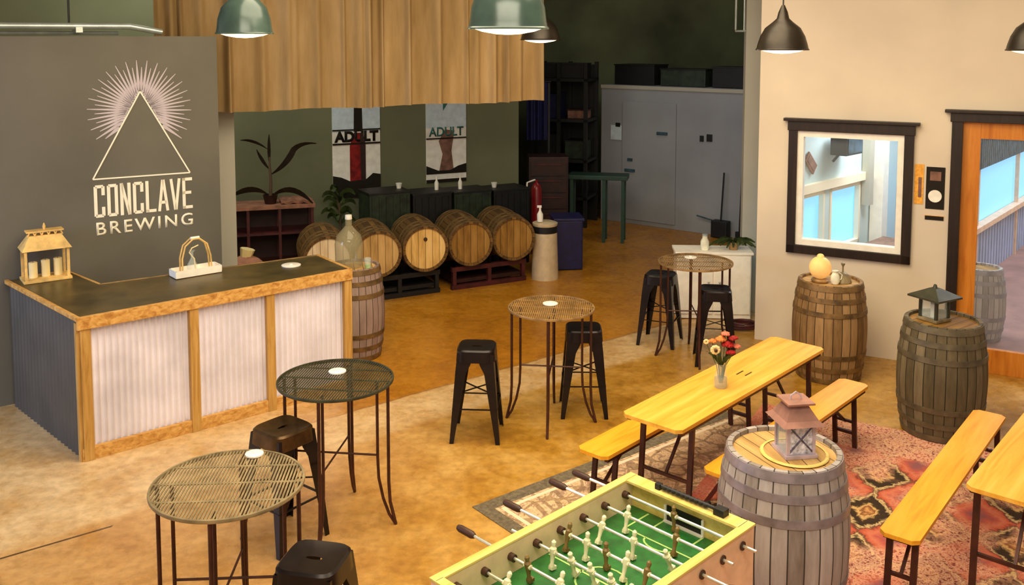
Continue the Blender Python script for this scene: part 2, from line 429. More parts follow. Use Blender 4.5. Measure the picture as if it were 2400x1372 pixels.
o = MB().box((2, 9, -.05), (26, 24, .1)).build('floor', M['floor']); struct(o)
o = MB().box((1, 9, 5.25), (26, 24, .1)).build('ceiling', M['ceiling']); struct(o)
def wallbox(name, p, q, th, z0, z1, mat, side=1):
    p, q = Vector(p), Vector(q); u = (q-p).normalized(); n = Vector((-u.y, u.x))*side
    m = MB(); c = (p+q)/2+n*th/2
    m.box((c.x, c.y, (z0+z1)/2), ((q-p).length, th, z1-z0), rz=math.atan2(u.y, u.x))
    return struct(m.build(name, mat))
# right wall with openings for the window (s .41-1.45, z 1.10-2.31) and the door (s 1.97-3.15, z 0-2.47)
mb = MB()
def wseg(s0, s1, z0, z1): mb.box(Wp((s0+s1)/2, .08, (z0+z1)/2), (s1-s0, .16, z1-z0), rz=WROT)
wseg(0, .41, 0, 5.2); wseg(.41, 1.45, 0, 1.10); wseg(.41, 1.45, 2.31, 5.2); wseg(1.45, 1.97, 0, 5.2); wseg(1.97, 3.15, 2.47, 5.2); wseg(3.15, 6.5, 0, 5.2)
struct(mb.build('wall_right', M['white_wall']))
# sign partition
wallbox('wall_left', Pp(-3.2, 0, 0)[:2], Pp(1.42, 0, 0)[:2], .10, 0, 3.3, M['grey_wall'])
# short return of the partition beyond the curtain
wallbox('wall_partition', (-3.62, 9.93), (-3.015, 10.14), .12, 0, 3.3, M['grey_wall2'])
# back wall with the posters
BA = Vector((-4.5, 12.2)); BU = Vector((.9, .43)).normalized(); BN = Vector((-BU.y, BU.x)); BROT = math.atan2(BU.y, BU.x)
def Bp(s, d, z): p = BA+BU*s+BN*d; return (p.x, p.y, z)
wallbox('wall_back', Bp(-5.2, 0, 0)[:2], Bp(5.1, 0, 0)[:2], .15, 0, 5.2, M['olive_wall'])
wallbox('wall_far', (-.8, 18.6), (7.4, 18.6), .15, 0, 5.2, M['dark_wall'])
wallbox('wall_far_side', Bp(5.1, .15, 0)[:2], (.12, 18.6), .1, 0, 5.2, M['dark_wall'])
# steel clad column at the end of the white wall
o = MB().box((2.865, 11.16, 2.6), (.2, .24, 5.2), rz=WROT*.3).build('wall_column', M['grey_wall2']); struct(o)
# neighbouring room behind the window: floor level shared, its long wall carries two tall panes
NR = Vector((.70, .714)).normalized(); NN = Vector((-NR.y, NR.x))
Q0 = Vector((3.27, 10.5))-NR*.45
NROT = math.atan2(NR.y, NR.x)
def Np(s, d, z): p = Q0+NR*s+NN*d; return (p.x, p.y, z)
wallbox('wall_cooler_side', Np(3.0, .2, 0)[:2], (7.2, 18.6), .1, 0, 5.2, M['dark_wall'])
mb = MB()
def nseg(s0, s1, z0, z1): mb.box(Np((s0+s1)/2, .06, (z0+z1)/2), (s1-s0, .12, z1-z0), rz=NROT)
nseg(0, .42, 0, 5.2); nseg(.42, 1.02, 0, .74); nseg(.42, 1.02, 1.50, 5.2); nseg(1.02, 1.16, 0, 5.2); nseg(1.16, 1.98, 0, .74); nseg(1.16, 1.98, 1.50, 5.2); nseg(1.98, 3.1, 0, 5.2)
struct(mb.build('wall_side_room', M['pale_room']))
for i, (s0, s1) in enumerate(((.42, 1.02), (1.16, 1.98))):
    w = struct(MB().box(Np((s0+s1)/2, .08, 1.12), (s1-s0, .02, .76), rz=NROT).build('window_%d' % (i+2), M['blue_pane']))
    m = MB()
    m.box(Np(s0+.02, .02, 1.12), (.04, .06, .76), rz=NROT).box(Np(s1-.02, .02, 1.12), (.04, .06, .76), rz=NROT)
    m.box(Np((s0+s1)/2, .02, .76), (s1-s0, .06, .04), rz=NROT).box(Np((s0+s1)/2, .02, 1.48), (s1-s0, .06, .04), rz=NROT)
    f = m.build('window_frame', M['cream']); f.parent = w
struct(MB().box(Np(1.2, -.03, 1.57), (2.5, .06, .10), rz=NROT).build('trim_1', M['cream']))
struct(MB().box(Np(2.32, -.10, 1.5), (.16, .16, 3.0), rz=NROT).build('trim_2', M['white_paint']))
struct(MB().box(Np(2.06, -.06, 1.85), (.12, .10, 1.3), rz=NROT).build('trim_3', M['grey_wall2']))
# window in the right wall
m = MB()
for s, z, dx, dz in ((.365, 1.705, .09, 1.39), (1.495, 1.705, .09, 1.39), (.93, 1.055, 1.22, .09)):
    m.box(Wp(s, -.02, z), (dx, .05, dz), rz=WROT, bev=.006)
w1 = struct(MB().box(Wp(.93, .06, 1.705), (1.04, .012, 1.21), rz=WROT).build('window_1', M['pane']))
m.box(Wp(.93, -.025, 2.37), (1.24, .06, .11), rz=WROT, bev=.006).box(Wp(.93, -.04, 2.43), (1.32, .09, .03), rz=WROT, bev=.005)
f = m.build('window_frame', M['frame_dark']); f.parent = w1
m = MB()
for s, z, dx, dz in ((.44, 1.705, .06, 1.21), (1.42, 1.705, .06, 1.21), (.93, 1.13, .92, .06), (.93, 2.28, .92, .06)):
    m.box(Wp(s, .04, z), (dx, .11, dz), rz=WROT)
f = m.build('window_sash', M['white_paint']); f.parent = w1
# door
d1 = MB()
for s, z, dx, dz in ((2.05, 1.235, .16, 2.47), (3.07, 1.235, .16, 2.47), (2.56, .12, .86, .24), (2.56, 2.39, .86, .16)):
    d1.box(Wp(s, .05, z), (dx, .06, dz), rz=WROT, bev=.004)
d1 = struct(d1.build('door_1', M['door_wood']))
f = MB().box(Wp(2.56, .05, 1.275), (.86, .012, 2.07), rz=WROT).build('door_pane', M['pane']); f.parent = d1
m = MB()
m.box(Wp(1.925, -.02, 1.25), (.10, .06, 2.5), rz=WROT, bev=.006).box(Wp(3.2, -.02, 1.25), (.10, .06, 2.5), rz=WROT, bev=.006)
m.box(Wp(2.56, -.025, 2.52), (1.40, .07, .10), rz=WROT, bev=.006).box(Wp(2.56, -.045, 2.575), (1.50, .10, .03), rz=WROT, bev=.005)
f = m.build('door_frame', M['frame_dark']); f.parent = d1
m = MB().tube([Wp(2.95, -.04, 1.0), Wp(2.95, -.08, 1.0), Wp(2.95, -.08, 1.25), Wp(2.95, -.04, 1.25)], .012)
f = m.build('door_handle', M['steel']); f.parent = d1
# patio behind the door; its fence and slats stand in for a glass reflection
struct(MB().prism([Wp(1.75, .17, 0)[:2], Wp(6.5, .17, 0)[:2], (13.5, 12), (13.5, 21), (7.2, 21)], 0, .01).build('floor_patio', M['patio']))
G = Vector((6.1, 12.2)); GU = Vector((.64, .768)).normalized(); GN = Vector((-GU.y, GU.x)); GROT = math.atan2(GU.y, GU.x)
def Gp(s, d, z): p = G+GU*s+GN*d; return (p.x, p.y, z)
def corrugated(fn, L, z0, z1, pitch=.076, amp=.012, th=.003, n=10):
    nu = int(L/pitch*n)
    m = MB().sheet(lambda u, v: fn(u*L, amp*math.cos(2*PI*u*L/pitch), z0+(z1-z0)*v), nu, 1)
    return m
m = MB()
m.box(Gp(2.2, .05, .37), (6.4, .06, .74), rz=GROT)
for k in range(40): m.box(Gp(-.9+k*.16, .015, .37), (.05, .02, .74), rz=GROT)
t = thing('reflected_fence', 'blue-grey ribbed fence with bright panes and rail, stand-in for the door glass reflection', 'fence', (0, 0, 0))
m.build('fence_panel', M['reflected_fence'], t)
m = MB().box(Gp(2.2, -.02, .77), (6.4, .12, .07), rz=GROT)
for k in range(3): m.box(Gp(.05+k*2.3, -.0, .8), (.05, .05, 1.6), rz=GROT)
m.build('fence_rail', M['foos_side'], t)
MB().box(Gp(2.2, .06, 1.19), (6.4, .02, .78), rz=GROT).build('fence_pane', M['blue_pane'], t)
m = MB()
for k in range(60): m.box(Gp(-.9+k*.105, -.05, 2.1), (.075, .04, 1.05), rz=GROT)
m.box(Gp(2.2, -.0, 2.1), (6.4, .03, 1.04), rz=GROT)
tag(m.build('reflected_slats', M['slat']), 'dark blue-green slats above the fence, stand-in for the reflection in the door glass', 'reflected_slats')

# ------------------------------------------------------------------ barrels
def barrel_parts(t, stave, head, hoop, H=.95, rh=.295, rb=.35, bung=False):
    def rad(z): q = (z/H-.5)*2; return rb-(rb-rh)*abs(q)**1.9
    prof = [(rad(H*i/16), H*i/16) for i in range(17)]
    ins = [(rh-.028, H), (rh-.03, H-.035)]
    m = MB(); m.lathe([(rh-.03, .035), (rh-.028, 0)]+prof+ins, 52, cap=True); m.build('stave_body', M[stave], t)
    MB().lathe([(0.0001, H-.034), (rh-.03, H-.034), (rh-.03, H-.024), (0.0001, H-.024)], 40, cap=False).build('head', M[head], t)
    MB().lathe([(0.0001, .024), (rh-.03, .024), (rh-.03, .034), (0.0001, .034)], 40, cap=False).build('head', M[head], t)
    for z, w in ((.03, .05), (.14, .045), (.27, .045)):
        for zz in (z, H-z):
            z0, z1 = zz-w/2, zz+w/2
            if zz > H/2: z1 = min(z1, H-.004)
            else: z0 = max(z0, .004)
            MB().lathe([(rad(z0)+.001, z0), (rad(z0)+.006, z0), (rad(z1)+.006, z1), (rad(z1)+.001, z1)], 52, closed=True).build('hoop', M[hoop], t)
    if bung: MB().lathe([(.001, 0), (.026, 0), (.022, .02), (.001, .022)], 12, cap=False).build('bung', M['handle'], t, loc=(0, .12, H-.026))
def std_barrel(x, y, label, stave, head, hoop, rz=0, z0=0, **k):
    t = thing('barrel', label, 'barrel', (x, y, z0), rz, 'upright barrels'); barrel_parts(t, stave, head, hoop, **k); return t
std_barrel(1.55, 5.17, 'weathered grey oak barrel standing upright beside the foosball table, pale metal lantern on it', 'stave_grey', 'head_weather', 'hoop', .4, .013, rh=.315, rb=.37)
std_barrel(3.09, 8.94, 'brown upright barrel against the white wall under the dark-framed window', 'stave_brown', 'head_weather', 'hoop_dark', 1.1)
std_barrel(3.58, 7.62, 'dark upright barrel beside the orange wooden door, small roofed lantern on top', 'stave_dark', 'head_brown', 'hoop_black', 2.2, .013)
std_barrel(-1.63, 9.52, 'faded mauve-grey upright barrel behind the right end of the counter', 'stave_pink', 'head_weather', 'hoop_dark', .2, rh=.26, rb=.31)
std_barrel(5.12, 10.05, 'blue-grey barrel standing on the patio beyond the glass door', 'stave_grey', 'head_brown', 'hoop', .2, H=.8, rh=.2, rb=.25)
# lying barrels on racks
LU = Vector((.8815, .472)).normalized()                # along the row
LF = Vector((.31, -.951)).normalized()                 # direction the heads face
heads = [(-2.21, 11.11), (-1.65, 11.41), (-1.09, 11.71), (-.53, 12.01), (.03, 12.31)]
labels = ['pale-headed barrel lying on the rack, half hidden behind the counter corner, leftmost of its row',
          'lying barrel with a pale head directly right of the glass jug',
          'lying barrel with the brightest honey-coloured head, small dark bung in it, middle of the row',
          'lying barrel with an orange-brown head, second from the right end of the row',
          'lying barrel with a dark brown head at the right end of its row']
hm = ['head_pale', 'head_weather', 'head_oak', 'head_brown', 'head_brown']  # heads darker to the right, light falloff put into their colours
for (x, y), lb, h, k in zip(heads, labels, hm, range(5)):
    base = Vector((x, y))-LF*.9
    # barrel axis (local z) points along LF, horizontal
    rz = math.atan2(LF.y, LF.x)+PI/2
    t = thing('barrel', lb, 'barrel', (base.x, base.y, .612), group='barrels lying in a row on racks', rot=(PI/2, 0, rz))
    barrel_parts(t, 'stave_oak', h, 'hoop_dark', H=.9, rh=.29, rb=.307, bung=(k == 2))
for (x, y), hw, mt, lb in (((-2.21, 11.11), .26, 'black', 'short black steel rack under the pale-headed barrel behind the counter'),
                           ((-1.37, 11.56), .55, 'black', 'black steel rack under the lying barrels left of the maroon rack'),
                           ((-.25, 12.16), .55, 'maroon', 'dark maroon steel rack under the two barrels nearest the cream bin')):
    t = thing('barrel_rack', lb, 'rack', (x, y, 0), math.atan2(LU.y, LU.x), 'racks under the lying barrels')
    for dy in (.12, .72):
        MB().bar((-hw, dy, .27), (hw, dy, .27), .06).build('cross_beam', M[mt], t)
        MB().bar((-hw, dy, .03), (hw, dy, .03), .06).build('cross_beam', M[mt], t)
        for dx in (-hw+.04, 0, hw-.04): MB().bar((dx, dy, 0), (dx, dy, .3), .05).build('post', M[mt], t)
    MB().box((0, .42, .10), (hw*2-.1, .56, .05)).build('lower_tray', M['maroon_dk'] if mt == 'maroon' else M['black'], t)
# second row in the dark behind: barrels with crates on them
for k in range(1, 5):
    p = Vector((-1.75, 12.72))+LU*(.62*(k-1))
    rz = math.atan2(LF.y, LF.x)+PI/2
    q = p
    t = thing('storage_crate', ['', 'dark green ribbed crate in the shadow, leftmost of the crates behind the barrels', 'black ribbed crate behind the honey-coloured barrel head', 'black-green crate behind the orange-brown barrel head', 'dark crate behind the rightmost lying barrel'][k], 'crate', (q.x, q.y, 0), math.atan2(LU.y, LU.x), 'dark crates behind the lying barrels')
    h = [0, 1.18, 1.12, 1.10, 1.08][k]
    m = MB().box((0, 0, h/2), (.58, .46, h), bev=.01)
    for j in range(6): m.box((-.25+.1*j, -.235, h/2), (.02, .02, h*.94))
    m.build('crate_body', M['green_dk'] if k % 2 else M['black'], t)
    MB().box((0, 0, h+.012), (.6, .48, .03), bev=.006).build('lid', M['black'], t)
for x, y, z, lb in ((-1.56, 12.82, 1.208, 'small white cup on the dark crates below the left poster'),
                    (-1.06, 13.06, 1.148, 'slim white bottle on the crates below the right poster'),
                    (-.74, 13.26, 1.128, 'small cream cup on the crates, right of the slim white bottle'),
                    (-.26, 13.52, 1.108, 'white cup on the rightmost dark crate')):
    slim = 'bottle' in lb
    t = thing('bottle' if slim else 'cup', lb, 'bottle' if slim else 'cup', (x, y, z))
    if slim:
        MB().lathe([(.028, 0), (.03, .1), (.012, .14), (.012, .17)], 12).build('bottle_body', M['white'], t)
        MB().lathe([(.015, .165), (.015, .185)], 12).build('cap', M['white'], t)
    else:
        MB().lathe([(.03, 0), (.042, .07), (.038, .07), (.027, .006)], 14).build('cup_body', M['white'], t)
        MB().lathe([(.044, .066), (.044, .074)], 14).build('rim', M['white'], t)

# ------------------------------------------------------------------ counter
cA, cB, cC, cD, cF, cE = [Vector(p) for p in ((-3.33, 7.04), (-1.5, 8.56), (-1.92, 9.12), (-3.59, 8.03), (-4.05, 8.45), (-4.47, 8.15))]
t = thing('serving_counter', 'L-shaped bar counter with dark top, pine trim and corrugated metal front before the sign wall', 'counter', (0, 0, 0))
MB().prism([tuple(v) for v in (cA, cB, cC, cD, cF, cE)], 1.105, 1.145).build('worktop', M['worktop'], t)
cu = (cB-cA).normalized(); cn = Vector((-cu.y, cu.x)); crot = math.atan2(cu.y, cu.x); cL = (cB-cA).length
def Cp(s, d, z): p = cA+cu*s+cn*d; return (p.x, p.y, z)
def edge_bar(p, q, z, w, h, off=0):
    u = (q-p).normalized(); n = Vector((-u.y, u.x)); c = (p+q)/2+n*off
    return MB().box((c.x, c.y, z), ((q-p).length+w*.6, w, h), rz=math.atan2(u.y, u.x), bev=.004)
edge_bar(cA, cB, 1.10, .035, .10, -.005).build('top_trim', M['trim_wood'], t)
edge_bar(cE, cA, 1.135, .03, .035).build('top_trim', M['trim_wood'], t)
edge_bar(cB, cC, 1.11, .03, .08).build('top_trim', M['trim_wood'], t)
edge_bar(cD, cF, 1.135, .02, .03).build('top_trim', M['trim_wood'], t)
edge_bar(cC, cD, 1.135, .02, .03).build('top_trim', M['table_brown'], t)
MB().box(Cp(cL/2, .02, .05), (cL, .04, .10), rz=crot, bev=.004).build('bottom_rail', M['trim_wood'], t)
posts = (.05, .90, 1.58, cL-.03)
for s in posts: MB().box(Cp(s, .015, .55), (.075, .05, 1.1), rz=crot, bev=.004).build('post', M['post_wood'], t)
for s0, s1 in zip(posts, posts[1:]):
    m = corrugated(lambda a, b, z: Cp(s0+.03+a, .045+b, z), s1-s0-.06, .09, 1.06, pitch=.05, amp=.012)
    m.build('corrugated_panel', M['corr_white'], t)
lu = (cE-cA).normalized(); lL = (cE-cA).length
def Lp(s, d, z): p = cA+lu*s+Vector((-lu.y, lu.x))*d; return (p.x, p.y, z)
m = corrugated(lambda a, b, z: Lp(.03+a, -.02+b, z), lL-.05, .0, 1.1, pitch=.076, amp=.008)
m.build('side_panel', M['corr_dark'], t)
MB().box(Lp(.03, -.01, .55), (.04, .045, 1.1), rz=math.atan2(lu.y, lu.x)).build('post', M['post_wood'], t)
bu = (cC-cB)
m = corrugated(lambda a, b, z: tuple(cB+bu.normalized()*(.03+a)+Vector((bu.y, -bu.x)).normalized()*(b-.03))+(z,), bu.length-.05, 0, 1.08, pitch=.055, amp=.008)
m.build('end_panel', M['corr_dark'], t)
m = MB()
for p, q in ((cD, cC), (cF, cD)):
    u = (q-p).normalized(); c = (p+q)/2; m.box((c.x, c.y, .55), ((q-p).length, .03, 1.1), rz=math.atan2(u.y, u.x))
m.build('back_panel', M['corr_dark'], t)

# lantern on the counter
t = thing('lantern', 'cream wooden lantern with a scalloped crown holding candles on the left end of the counter', 'lantern', (-4.15, 8.21, 1.147), .62)
w, d, h = .34, .20, .26
MB().box((0, 0, .012), (w+.05, d+.05, .024), bev=.004).build('base', M['cream_wood'], t)
for sx in (-1, 1):
    for sy in (-1, 1): MB().box((sx*w/2, sy*d/2, .024+h/2), (.022, .022, h)).build('corner_post', M['cream_wood'], t)
m = MB(); v = []
zr = .024+h
a = [m.b.verts.new(p) for p in ((-w/2-.03, -d/2-.03, zr), (w/2+.03, -d/2-.03, zr), (w/2+.03, d/2+.03, zr), (-w/2-.03, d/2+.03, zr))]
b = [m.b.verts.new(p) for p in ((-w/2+.04, -.05, zr+.12), (w/2-.04, -.05, zr+.12), (w/2-.04, .05, zr+.12), (-w/2+.04, .05, zr+.12))]
for i in range(4): m.b.faces.new((a[i], a[(i+1) % 4], b[(i+1) % 4], b[i]))
m.b.faces.new(a[::-1]); m.b.faces.new(b); m.build('roof', M['cream_wood'], t)
m = MB()
for k in range(5): m.tube([(-.11+.055*k-.03, -.05, zr+.115), (-.11+.055*k-.015, -.05, zr+.15), (-.11+.055*k+.015, -.05, zr+.15), (-.11+.055*k+.03, -.05, zr+.115)], .007, 6)
m.box((0, 0, zr+.155), (.30, .12, .012)); m.build('crown', M['cream_wood'], t)
MB().lathe([(.008, 0), (.014, .03), (.004, .06)], 8, c=(0, 0, zr+.16)).build('finial', M['cream_wood'], t)
for k, (x, hh) in enumerate(((-.10, .135), (0, .145), (.10, .15))):
    cd = thing('candle', ['ivory pillar candle at the left inside the counter lantern', 'ivory pillar candle in the middle of the counter lantern', 'ivory pillar candle at the right inside the counter lantern'][k], 'candle', (-4.15+x*.82, 8.21+x*.58, 1.172), 0, 'candles in the counter lantern')
    MB().lathe([(.036, 0), (.036, hh), (.03, hh+.004), (.001, hh)], 20).build('wax', M['candle'], cd)
    MB().tube([(0, 0, hh), (0, .002, hh+.015)], .0018, 5).build('wick', M['black'], cd)
# white tray with glass handled carrier
t = thing('glass_centerpiece', 'white tray holding clear glass arches standing in the middle of the counter', 'centerpiece', (-2.87, 8.37, 1.151), crot)
m = MB().box((0, 0, .012), (.42, .17, .024), bev=.004)
m.box((0, -.08, .04), (.42, .012, .05)).box((0, .08, .04), (.42, .012, .05)).box((-.205, 0, .04), (.012, .17, .05)).box((.205, 0, .04), (.012, .17, .05))
m.build('tray', M['white_paint'], t)
for y in (-.03, .03):
    MB().tube([(-.13, y, .03), (-.13, y, .16), (-.10, y, .27), (-.03, y, .325), (.03, y, .325), (.10, y, .27), (.13, y, .16), (.14, y, .03)], .008, 8).build('arch', M['cream_wood'], t)
MB().tube([(-.04, 0, .33), (.04, 0, .33)], .014, 8).build('grip', M['white'], t)
MB().lathe([(.04, .03), (.045, .09), (.012, .15), (.012, .2), (.03, .22)], 16, c=(-.03, 0, 0), cap=False).build('glass_vial', M['glass'], t)
MB().tube([(.0, 0, .03), (-.01, 0, .14), (-.05, .01, .20), (-.03, 0, .24), (.03, 0, .26)], .006, 6).build('stem', M['candle'], t)
def coaster(x, y, z, label, r=.055):
    t = thing('coaster', label, 'coaster', (x, y, z+.001), random.random(), 'white coasters')
    MB().lathe([(r, 0), (r, .008), (r-.004, .010), (.001, .010)], 20).build('disc', M['white'], t)
    MB().lathe([(.018, .010), (.014, .018), (.001, .020)], 12).build('knob', M['white'], t)
coaster(-2.08, 8.69, 1.146, 'white round coaster on the dark counter top near its right end', .09)

# sign on the partition
t = thing('painted_sign', 'painted sunburst triangle sign reading CONCLAVE BREWING on the charcoal partition', 'sign', Pp(0, -.001, 0), PROT)
RX = (PI/2, 0, 0)
def block_word(word, x0, z0, cw, gap, h, st, parent):
    for i, ch in enumerate(word):
        x = x0+i*(cw+gap); m = MB(); y = -.0025; th_ = .003
        def vb(a, z_0=0, z_1=h): m.box((x+a+st/2, y, z0+(z_0+z_1)/2), (st, th_, z_1-z_0))
        def hb(zc, a=0, b=cw): m.box((x+(a+b)/2, y, z0+zc), (b-a, th_, st))
        def dg(p, q, w=st*.9): m.bar((x+p[0], y, z0+p[1]), (x+q[0], y, z0+q[1]), w, th_, up=(0, 1, 0))
        k = st*.45
        if ch in 'CO':
            vb(0, k, h-k); hb(st/2, k, cw-k); hb(h-st/2, k, cw-k)
            if ch == 'O': vb(cw-st, k, h-k)
            else: vb(cw-st, k, h*.32); vb(cw-st, h*.68, h-k)
        elif ch == 'N': vb(0); vb(cw-st); dg((st*.5, h), (cw-st*.5, 0))
        elif ch == 'L': vb(0); hb(st/2)
        elif ch == 'E': vb(0); hb(st/2); hb(h-st/2); hb(h*.52, 0, cw*.88)
        elif ch == 'A': dg((st*.3, 0), (cw/2-st*.1, h)); dg((cw-st*.3, 0), (cw/2+st*.1, h)); hb(h*.28, cw*.2, cw*.8)
        elif ch == 'V': dg((st*.3, h), (cw/2-st*.1, 0)); dg((cw-st*.3, h), (cw/2+st*.1, 0))
        m.build('letter', M['logo_white'], parent)
block_word('CONCLAVE', .238, 1.612, .096, .0195, .305, .029, t)
text_mesh('BREWING', 'lettering', M['logo_white'], t, .89, .125, (.25, -.001, 1.442), RX, .003, .014, 1.25)
tri = [(.68, 2.78), (.235, 1.975), (1.125, 1.965)]
m = MB()
for i in range(3):
    p, q = tri[i], tri[(i+1) % 3]; m.bar((p[0], -.003, p[1]), (q[0], -.003, q[1]), .004 if False else .013, .005, up=(0, 1, 0))
m.build('triangle_outline', M['logo_white'], t)
m = MB(); cx, cz = .68, 2.60
def in_tri(x, z):
    f = (2.78-z)/(2.78-1.97); return 0 < f < 1 and abs(x-.68) < f*.445+.012
for k in range(44):
    a = math.radians(-38+k*256/43.0); L1 = .475 if k % 2 == 0 else .41
    r0 = .04
    while r0 < L1 and in_tri(cx+r0*math.cos(a), cz+r0*math.sin(a)): r0 += .01
    if r0 > L1-.05: continue
    wv = .008
    # taper: wide and merging near the triangle, thin at the tip
    px, pz = cx+r0*math.cos(a), cz+r0*math.sin(a); qx, qz = cx+L1*math.cos(a), cz+L1*math.sin(a)
    nx, nz = -math.sin(a), math.cos(a)
    w0 = min(.022, .012+r0*.03)
    v = [m.b.verts.new((x, -.0035, z)) for x, z in ((px-nx*w0, pz-nz*w0), (qx-nx*.003, qz-nz*.003), (qx+nx*.003, qz+nz*.003), (px+nx*w0, pz+nz*w0))]
    m.b.faces.new(v)
r = bmesh.ops.extrude_face_region(m.b, geom=m.b.faces[:]); bmesh.ops.translate(m.b, vec=(0, .003, 0), verts=[g for g in r['geom'] if isinstance(g, bmesh.types.BMVert)])
m.build('sun_rays', M['logo_grey'], t)
# suspended rail above the partition
t = thing('ceiling_track', 'pale steel rail with a bent end hanging above the sign partition', 'rail', (0, 0, 0))
MB().tube([Pp(-2.5, .30, 3.395), Pp(.68, .30, 3.395), Pp(.98, .30, 3.34)], .032, 10).build('rail', M['steel'], t)
MB().tube([Pp(-2.5, .42, 3.33), Pp(.6, .42, 3.33)], .018, 8).build('rail', M['steel'], t)
MB().tube([Pp(.14, .30, 3.40), Pp(.14, .30, 5.2)], .010, 6).build('hanger', M['cord'], t)
MB().tube([Pp(-2.2, .30, 3.40), Pp(-2.2, .30, 5.2)], .010, 6).build('hanger', M['cord'], t)
MB().box(Pp(.22, .36, 3.36), (.06, .2, .05), rz=PROT).build('clamp', M['steel'], t)

# ------------------------------------------------------------------ curtain
KA = Vector((-3.62, 9.54)); KB = Vector((.36, 10.93)); KU = (KB-KA).normalized(); KN = Vector((-KU.y, KU.x)); KL = (KB-KA).length
folds = [random.uniform(.7, 1.3) for _ in range(60)]
pl = []; q_ = 0
while q_ < KL+.3:
    pl.append((q_, random.uniform(.02, .075), random.choice((.35, .6, 1.0)))); q_ += random.uniform(.07, .34)
def cur(u, v):
    s = u*KL; a = 0
    for c0, w0, h0 in pl:
        d = s-c0
        if abs(d) < w0*2.2: a += -.115*h0*math.exp(-(d/w0)**2*(2.6 if d > 0 else 1.0))
    a = a*(1.15-.35*v)+.018*math.sin(s*3.1)
    p = KA+KU*s+KN*a
    zb = 2.555+.008*math.sin(s*5)-.05*(1-u)
    return (p.x, p.y, zb+(5.0-zb)*v)
t = thing('burlap_curtain', 'wide tan burlap curtain hanging in folds above the barrel storage', 'curtain', (0, 0, 0))
MB().sheet(cur, 700, 6, .004).build('fabric', M['burlap'], t)
MB().tube([(*(KA-KU*.1), 5.02), (*(KB+KU*.1), 5.02)], .02, 8).build('rod', M['steel'], t)

# ------------------------------------------------------------------ pendants
def pendant(x, y, z, label, kind, R=.2):
    t = thing('pendant_lamp', label, 'lamp', (x, y, z), 0, 'pendant lamps')
    if kind == 'dome':
        prof = [(R, 0), (R*.97, .03), (R*.93, .10), (R*.80, .18), (R*.55, .235), (R*.25, .262), (.05, .27), (.04, .33), (.02, .34)]
        mat = M['enamel']
    else:
        prof = [(R, 0), (R*.96, .035), (R*.86, .10), (R*.68, .165), (R*.40, .21), (R*.24, .24), (R*.18, .29), (.012, .345)]
        mat = M['bronze']
    inn = [(max(r-.006, .004), max(z_-.004, 0)) for r, z_ in prof][::-1]
    MB().lathe(prof, 40, cap=False).build('lamp_shade', mat, t)
    MB().lathe(inn[1:], 40, cap=False).build('shade_lining', M['shade_in'], t)
    MB().lathe([(R*1.0, .004), (R*1.03, -.002), (R*1.03, -.010), (R*.98, -.006)], 40, closed=True).build('rim', mat, t)
    MB().lathe([(R*.94, .02), (R*.88, -.006), (R*.65, -.022), (R*.3, -.034), (.001, -.037)], 32, cap=False).build('diffuser', M['bulb'], t)
    MB().tube([(0, 0, .34), (0, 0, 5.2-z)], .006, 6).build('cord', M['cord'], t)
    l = bpy.data.lights.new('pendant_light', 'POINT'); l.energy = 14; l.color = (1, .78, .5); l.shadow_soft_size = .08
    lo = bpy.data.objects.new('pendant_light', l); C.objects.link(lo); lo.location = (x, y, z-.12)
pendant(-1.93, 6.8, 3.325, 'green-grey dome pendant lamp hanging before the left of the curtain', 'dome')
pendant(-.02, 4.75, 3.345, 'largest green-grey dome pendant lamp, cut by the top of the picture', 'dome')
pendant(.29, 9.6, 3.27, 'small dark pendant lamp at the curtain edge, partly behind the largest lamp', 'bell')
pendant(2.14, 7.45, 3.20, 'dark bronze bell pendant lamp before the white wall', 'bell')
pendant(3.95, 7.1, 3.20, 'dark pendant lamp at the far right edge, mostly out of view', 'bell')

